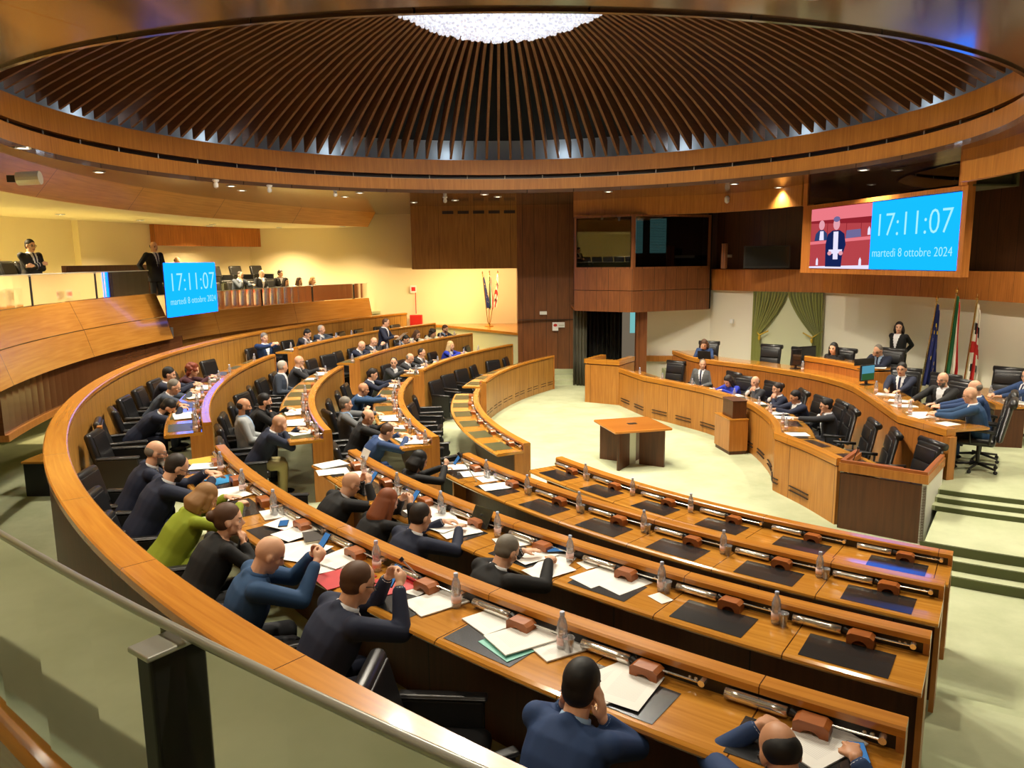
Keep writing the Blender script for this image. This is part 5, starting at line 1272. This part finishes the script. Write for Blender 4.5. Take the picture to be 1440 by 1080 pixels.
gal_p('bald spectator in charcoal jumper, middle of the gallery group', 152.5, 20.75, 2.25, hair='fringe', hc='hair_grey', jacket='cloth_charcoal', lean=10, nod=8, pose='lap', vox=.014)
gal_p('spectator with dark tied hair in black, right of the bald man', 150.2, 20.75, 2.25, hair='short', hc='hair_dark', jacket='cloth_black', female=True, lean=12, nod=8, pose='lap', vox=.014)
gal_p('woman with long dark hair in front row of the gallery, leftmost of three', 152.4, 19.75, 2.0, hair='long', hc='hair_dark', jacket='cloth_black', female=True, lean=12, nod=8, pose='lap', vox=.014)
gal_p('woman with brown hair in front row of the gallery, middle of three', 150.6, 19.75, 2.0, hair='long', hc='hair_brown', jacket='cloth_cream', female=True, lean=12, nod=8, pose='lap', vox=.014)
gal_p('woman with fair hair in front row of the gallery, rightmost of three', 148.8, 19.75, 2.0, hair='bob', hc='hair_honey', jacket='cloth_blue', female=True, lean=12, nod=8, pose='lap', vox=.014)

# ================================================================== THINGS ON THE DESKS
def paper_mat():
    m = bpy.data.materials.new('printed_paper'); n, l = nodes(m); b = n['Principled BSDF']; uv = n.new('ShaderNodeUVMap'); sep = n.new('ShaderNodeSeparateXYZ'); l.new(uv.outputs[0], sep.inputs[0])
    f = mth(n, l, 'LESS_THAN', mth(n, l, 'FRACT', mth(n, l, 'MULTIPLY', sep.outputs[1], 90)), .35)
    gx = mth(n, l, 'LESS_THAN', mth(n, l, 'ABSOLUTE', sep.outputs[0]), .082); gy = mth(n, l, 'LESS_THAN', mth(n, l, 'ABSOLUTE', sep.outputs[1]), .118)
    f = mth(n, l, 'MULTIPLY', mth(n, l, 'MULTIPLY', f, gx), mth(n, l, 'MULTIPLY', gy, .28))
    mx = n.new('ShaderNodeMix'); mx.data_type = 'RGBA'; l.new(f, mx.inputs[0]); mx.inputs[6].default_value = (.84, .83, .79, 1); mx.inputs[7].default_value = (.35, .35, .38, 1)
    l.new(mx.outputs[2], b.inputs['Base Color']); b.inputs['Roughness'].default_value = .7; M['printed_paper'] = m
paper_mat()
mat('folder_red', srgb(190, 40, 46), .5); mat('folder_blue', srgb(40, 140, 200), .5); mat('folder_yellow', srgb(220, 180, 60), .5); mat('folder_teal', srgb(120, 190, 176), .5)
mat('book_cover', srgb(50, 44, 40), .5); emis('phone_glow', srgb(90, 150, 210), .9); emis('monitor_sky', srgb(110, 190, 220), .8); emis('monitor_field', srgb(70, 120, 70), .7)
def sheet(name, w, h, th, m):
    g = G(); g.box(-w/2, w/2, -h/2, h/2, 0, th); o = g.build(name, m); o.location = (0, 0, -50); o['category'] = {'paper_sheet': 'paper', 'paper_stack': 'paper', 'note_card': 'paper'}.get(name, 'folder'); return o
SHEET = sheet('paper_sheet', .25, .35, .0015, 'printed_paper'); STACK = sheet('paper_stack', .255, .35, .008, 'printed_paper'); NOTE = sheet('note_card', .15, .11, .002, 'paper')
FRED = sheet('red_folder', .27, .36, .004, 'folder_red'); FBLU = sheet('blue_folder', .26, .35, .004, 'folder_blue'); FYEL = sheet('yellow_folder', .26, .35, .004, 'folder_yellow'); FTEA = sheet('teal_folder', .28, .38, .003, 'folder_teal')
bt = empty('water_bottle', (0, 0, -50)); bt['category'] = 'bottle'
g = G(); g.lathe([(.028, 0), (.031, .01), (.031, .06), (.027, .085), (.031, .11), (.031, .14), (.022, .175), (.013, .195), (.012, .205)], 14); g.build('body', 'clear_plastic', bt, smooth=True)
g = G(); g.lathe([(.0318, .035), (.0318, .078)], 14); g.build('paper_label', 'bottle_label', bt, smooth=True)
g = G(); g.lathe([(.0145, .203), (.0145, .222), (.012, .225)], 12); g.build('cap', 'bottle_cap', bt)
register(bt)
cu = empty('plastic_cup', (0, 0, -50)); cu['category'] = 'cup'
g = G(); g.lathe([(.024, 0), (.035, .09), (.036, .092), (.033, .09), (.022, .004)], 14); g.build('cup_wall', 'clear_plastic', cu, smooth=True); register(cu)
ph = empty('smartphone', (0, 0, -50)); ph['category'] = 'phone'
g = G(); g.rbox(-.037, .037, -.075, .075, 0, .009, .004); g.build('case', 'black_plastic', ph)
g = G(); g.box(-.033, .033, -.068, .068, .009, .010); g.build('display', 'phone_glow', ph); register(ph)
def seat_point(b, k, i, frac, dr):
    a0, a1 = BANK[b]; n = SEATS[b][k]; st = (a1-a0)/n; m0 = a0+st*i
    L, W_ = (m0, st) if st > 0 else (m0+st, -st)
    a = L + W_*frac; return PA(a, ROW_R[k]+dr, ROW_Z[k]+.881), face_rz((-cos(rad(a)), -sin(rad(a))))
BOT = {('near', 0): (0, 1, 2), ('near', 1): (0, 1, 2, 3, 4, 5), ('near', 2): (0, 1, 2, 3, 4, 5, 6), ('near', 3): (0, 1, 2, 4, 5, 6), ('left', 3): (0, 2, 3, 4, 5, 6, 7, 8), ('left', 2): (0, 1, 3, 4, 5, 6, 7), ('left', 1): (0, 1, 2, 3, 4, 5, 6),
       ('far', 1): (0, 1, 2, 3, 4, 5), ('far', 2): (0, 2, 3, 4, 5, 7, 8), ('far', 3): (0, 1, 2, 3, 4, 6)}
for (b, k), L_ in BOT.items():
    for i in L_:
        p, rz = seat_point(b, k, i, .93, .20)
        place(bt, p, rz, 'small water bottle, %s bank %s row, %s' % (b, ROWN[k], seatname(b, k, i)))
        if (i*3+k) % 4 < 2 or (b, k) == ('near', 1): 
            p, rz = seat_point(b, k, i, .99 if i < SEATS[b][k]-1 else .84, .21)
            place(cu, p, rz, 'clear plastic cup, %s bank %s row, %s' % (b, ROWN[k], seatname(b, k, i)))
# papers laid out on the near bank: position on the desk plane, turn, kind
def lay(proto, x, y, z, turn, label, k=0):
    p = on_plane(x, y, z+.0015*k); q = Vector((CX-p.x, CY-p.y)); return place(proto, p + Vector((0, 0, .0045+.0016*k)), face_rz(q)+rad(turn), label)
z3, z2, z1_ = 1.66, 1.40, 1.14
lay(FYEL, 287, 648, z3, 10, 'yellow folder in front of the balding man with grey beard')
lay(SHEET, 292, 656, z3, -20, 'sheet beside the yellow folder at the left end of the near back row', 2)
lay(FBLU, 319, 674, z3, 15, 'bright blue folder beside the water bottles, near back row')
lay(STACK, 312, 694, z3, -8, 'papers under the hands of the woman in green'); lay(SHEET, 322, 699, z3, 14, 'sheet on the right of the woman in green', 3)
lay(STACK, 398, 722, z3, -10, 'thick papers in front of the woman with the bun'); lay(SHEET, 408, 735, z3, 20, 'sheet lying across the papers near the woman with the bun', 5)
lay(FRED, 432, 746, z3, -5, 'red folder under a white sheet, right of the woman with the bun'); lay(SHEET, 420, 750, z3, 8, 'white sheet on the red folder right of the woman with the bun', 4)
lay(SHEET, 413, 772, z3, -15, 'loose sheet in front of the bald man in steel blue'); lay(SHEET, 430, 778, z3, 25, 'second loose sheet with a pen near the bald man in steel blue', 2)
lay(SHEET, 470, 793, z3, -12, 'sheet on the black pad between the two men with phones'); lay(STACK, 482, 786, z3, 10, 'papers on the black pad between the two men with phones', 2)
lay(FRED, 484, 812, z3, -8, 'red folder left of the man with glasses holding a phone'); lay(FRED, 557, 822, z3, -15, 'dark red folder right of the man with glasses holding a phone')
lay(SHEET, 590, 820, z3, 12, 'sheet behind the dark red folder'); lay(STACK, 613, 848, z3, -12, 'papers in front of the man with glasses holding a phone')
lay(STACK, 700, 872, z3, -14, 'stapled papers next to the chrome lamp left of the teal folder'); lay(FTEA, 731, 903, z3, -14, 'teal folder under papers on the black pad of the empty place'); lay(STACK, 733, 900, z3, -20, 'printed papers on top of the teal folder', 4); lay(STACK, 790, 907, z3, -22, 'printed papers left of the bottle by the man holding his head')
lay(STACK, 866, 960, z3, -18, 'papers right of the man holding his head'); lay(SHEET, 884, 968, z3, 5, 'sheet half under the papers right of the man holding his head', 3)
lay(STACK, 1150, 1046, z3, -25, 'papers beside the man at the bottom edge')
lay(STACK, 466, 654, z2, 10, 'notebook papers at the left end of the near third row'); lay(SHEET, 468, 664, z2, -10, 'sheet below the notebook papers at the left end of the third row', 2); lay(STACK, 507, 668, z2, -15, 'papers in front of the bald man in black')
lay(SHEET, 562, 690, z2, 12, 'sheet beside the woman with auburn hair'); lay(SHEET, 597, 719, z2, -8, 'sheet in front of the man in navy in the third row'); lay(STACK, 615, 730, z2, -22, 'papers spread right of the man in navy, third row'); lay(SHEET, 630, 740, z2, 6, 'sheet in the middle of the spread papers, third row', 5); lay(SHEET, 646, 748, z2, -14, 'sheet left of the tablet, third row', 2)
lay(STACK, 726, 762, z2, -20, 'papers behind the hands of the grey-haired man writing'); lay(SHEET, 750, 782, z2, -10, 'sheet under the pen of the grey-haired man writing', 3); lay(SHEET, 782, 790, z2, 18, 'sheet right of the grey-haired man writing'); lay(SHEET, 772, 803, z2, -12, 'front sheet right of the grey-haired man writing', 2)
lay(NOTE, 826, 795, z2, -20, 'small white card near the cup in the third row'); lay(SHEET, 840, 812, z2, -12, 'left of two sheets side by side on a black pad'); lay(SHEET, 878, 821, z2, -12, 'right of two sheets side by side on a black pad', 0); lay(NOTE, 929, 842, z2, -20, 'pale translucent sheet with a pen on it in the third row')
lay(SHEET, 647, 657, z1_, -25, 'sheet at the left end of the second row'); lay(SHEET, 668, 666, z1_, -15, 'sheet beside the first bottle in the second row', 0); lay(SHEET, 692, 673, z1_, -10, 'upper sheet at the second place of the second row'); lay(SHEET, 697, 685, z1_, -14, 'lower sheet on the black pad at the second place of the second row', 2); lay(SHEET, 797, 701, z1_, -14, 'sheet alone at the third place of the second row')
g = G(); g.box(-.02, .02, -.012, .012, 0, .014); o = g.build('eraser', 'white_plastic'); o.location = on_plane(645, 666, z1_)+Vector((0, 0, .006)); tag(o, 'small white rubber on the black pad at the left end of the second row', 'eraser')
for (x, y, z, tn, lab) in ((399, 739, z3, 60, 'black phone lying by the woman with the bun'), (781, 777, z2, -40, 'phone with bright display beside the cup in the third row'), (1207, 1064, z3, 20, 'dark phone at the bottom right corner of the near desk')): lay(ph, x, y, z, tn, lab, 6)
bk_ = empty('closed_book', (0, 0, -50)); g = G(); g.box(-.08, .08, -.11, .11, .004, .026); g.build('pages', 'cloth_cream', bk_); g = G(); g.box(-.084, .084, -.114, .114, 0, .004); g.box(-.084, .084, -.114, .114, .026, .030); g.build('cover', 'book_cover', bk_); bk_['category'] = 'book'; register(bk_)
lay(bk_, 443, 759, z3, 70, 'closed book with dark cover near the red folder')
# phones held in hands
def held(loc, rz, label): place(ph, loc, rz, label)
for (b, k, i, da) in (('near', 3, 4, 0), ('near', 3, 5, 0), ('near', 2, 1, .9), ('near', 2, 2, .9), ('near', 1, 0, 0), ('far', 2, 3, 0)):
    a = seat_angle(b, k, i)+da; p = PA(a, ROW_R[k]+1.0-.60, ROW_Z[k]+1.05); rz = face_rz((-cos(rad(a)), -sin(rad(a))))
    o = copy_tree(ph, p, rz, 'phone held in both hands, %s bank %s row, %s' % (b, ROWN[k], seatname(b, k, i))); o.rotation_euler = (rad(50), 0, rz)
# tablet standing on the third-row desk, laptop displays
def tablet(p, rz, label, w=.25, h=.18, m='screen_off'):
    t = empty('tablet', p, rz); tag(t, label, 'tablet'); T = Matrix.Rotation(rad(62), 4, 'X'); g = G(); g.rbox(-w/2, w/2, 0, h, -.004, .004, .003, T); g.build('slate', m, t); g = G(); g.tube((0, .09, 0), (0, .04, h*.6), .006); g.build('stand', 'black_plastic', t); return t
p = on_plane(672, 742, z2)+Vector((0, 0, .012)); tablet(p, face_rz((CX-p.x, CY-p.y)), 'black tablet standing left of the grey-haired man writing')
p = on_plane(505, 660, z2)+Vector((0, 0, .012)); tablet(p, face_rz((CX-p.x, CY-p.y)), 'white sheet propped upright before the bald man in black', .2, .24, 'paper')
# papers of the other banks
for (b, k, i) in sorted(OCC):
    if b == 'near': continue
    p, rz = seat_point(b, k, i, .42, .33); place(STACK, p+Vector((0, 0, .004)), rz+rad(random.uniform(-25, 25)), 'papers on the pad, %s bank %s row, %s' % (b, ROWN[k], seatname(b, k, i)))
    if (i+k) % 3:
        p, rz = seat_point(b, k, i, .72, .30); place(SHEET, p+Vector((0, 0, .014)), rz+rad(random.uniform(-30, 30)), 'loose sheet beside the pad, %s bank %s row, %s' % (b, ROWN[k], seatname(b, k, i)))
# paper of the standing speaker
a = seat_angle('far', 2, 4); p = PA(a, ROW_R[2]+.32, ROW_Z[2]+1.20); o = place(SHEET, p, face_rz((-cos(rad(a)), -sin(rad(a)))), 'sheet held by the standing speaker'); o.rotation_euler.x = rad(35)
# government bench and presidency
for j, s_ in enumerate((1.5, 2.6, 3.3, 4.15, 5.0, 5.9, 6.3, 7.6)):
    p, nn = along(OP, cum, s_); place(STACK if j % 2 else SHEET, p+nn*.38+Vector((0, 0, .876)), face_rz((-nn.x, -nn.y))+rad(random.uniform(-20, 20)), 'papers on the government bench, %s from the rostrum' % ORD[j])
for j, s_ in enumerate((.9, 2.0, 3.0, 4.4, 5.4, 6.0, 6.9, 7.3)):
    p, nn = along(OP, cum, s_); place(bt, p+nn*.22+Vector((0, 0, .871)), 0, 'small water bottle on the government bench, %s from the rostrum' % ORD[j])
tot = cump[-1]
for j, (s_, off) in enumerate(((tot-.35, .30), (tot-.9, .32), (tot-1.3, .42), (tot-1.9, .36), (tot-2.4, .42), (tot-3.0, .38))):
    p, nn = along(OPP, cump, s_); place(STACK if j % 2 else SHEET, p+nn*off+Vector((0, 0, 1.288)), face_rz((-nn.x, -nn.y))+rad(random.uniform(-30, 30)), 'papers on the right wing of the presidency bench, %s from its end' % ORD[j])
for j, s_ in enumerate((tot-1.2, tot-1.75, tot-1.95, tot-3.2)):
    p, nn = along(OPP, cump, s_); place(bt, p+nn*.24+Vector((0, 0, 1.286)), 0, 'small water bottle on the right wing of the presidency bench, %s from its end' % ORD[j])
place(bt, Vector((6.42, 16.6, 1.286)), 0, 'small water bottle on the presidency bench below the dark monitor')
place(STACK, Vector((7.45, 15.35, 1.535)), 1.0, 'papers in front of the president')
place(STACK, Vector((8.75, 12.95, 1.262)), 1.2, 'papers on the side desk'); place(bt, Vector((8.55, 13.35, 1.262)), 0, 'small water bottle on the side desk')
place(SHEET, Vector((8.8, 12.7, 1.266)), .7, 'loose sheet at the near end of the side desk')
def monitor(p, rz, label, w=.46, h=.30, front='screen_off', pic=False):
    t = empty('desk_monitor', p, rz); tag(t, label, 'monitor')
    g = G(); g.rbox(-w/2, w/2, -.02, .02, .08, .08+h, .01); g.build('housing', 'black_plastic', t)
    g = G(); g.box(-w/2+.02, w/2-.02, -.024, -.02, .10, .06+h); g.build('display', front, t)
    if pic: g = G(); g.box(-w/2+.02, w/2-.02, -.026, -.024, .10, .10+h*.4); g.build('picture_field', 'monitor_field', t)
    g = G(); g.box(-.1, .1, -.08, .08, 0, .012); g.box(-.03, .03, -.01, .02, .0, .1); g.build('stand', 'black_plastic', t); return t
monitor((6.42, 17.0, 1.286), rad(30), 'black monitor seen from behind left of the president desk', .32, .36)
monitor((6.95, 17.75, 1.286), rad(20), 'wide black monitor behind the bench right of the drapes', .5, .34)
monitor((6.98, 14.75, 1.286), rad(28), 'small monitor showing a green landscape at the right end of the president desk', .40, .32, 'monitor_sky', True)
monitor((7.1, 15.15, 1.535), rad(200), 'low dark monitor in front of the president', .5, .14)
lt = empty('laptop', (4.80, 18.75, 1.29), face_rz((-.6, -.8))); tag(lt, 'open black laptop at the left end of the presidency bench', 'laptop')
g = G(); g.rbox(-.17, .17, -.24, .0, 0, .015, .004); g.build('keyboard_base', 'black_plastic', lt); g = G(); T = Matrix.Rotation(rad(-15), 4, 'X'); g.rbox(-.17, .17, -.006, .006, 0, .22, .004, T); g.build('lid', 'black_plastic', lt)
# jacket thrown over a chair of the left bank
a = seat_angle('left', 2, 4); p = PA(a, ROW_R[2]+1.22, ROW_Z[2]); g = G(); g.ball((0, 0, .84), .26, .10, .12); g.ball((.12, .02, .80), .18, .12, .12); g.ball((-.14, .03, .76), .14, .12, .16); g.ball((0, -.06, .66), .24, .06, .2)
o = as_obj(remesh(g, 'draped_jacket', .015, 3), 'draped_jacket', None, ['cloth_slate']); o.location = p; o.rotation_euler = (0, 0, face_rz((-cos(rad(a)), -sin(rad(a))))); tag(o, 'dark jacket thrown over the back of an empty chair in the left bank', 'jacket')
# raised gooseneck microphones
def goose(p, tip, label): 
    t = empty('gooseneck_microphone', p); tag(t, label, 'microphone'); v = Vector(tip); g = G(); g.tube((0, 0, 0), v, .006); g.build('neck', 'steel', t); g = G(); g.tube(v*.86, v*1.04, .015, .017); g.build('head', 'black_plastic', t)
p, rz = seat_point('near', 1, 1, .05, .40); goose(p, (-.22, .12, .32), 'raised microphone leaning left over the second row desk')
p, rz = seat_point('near', 3, 5, .40, .16); goose(p+Vector((0, 0, .08)), (-.10, .02, .10), 'short black microphone raised near the dark red folder')
p, rz = seat_point('left', 3, 1, .5, .2); goose(p, (0, 0, .32), 'upright microphone on the back row desk of the left bank')
# prototypes never placed
for o in (GCH, TUB, EXE): pass
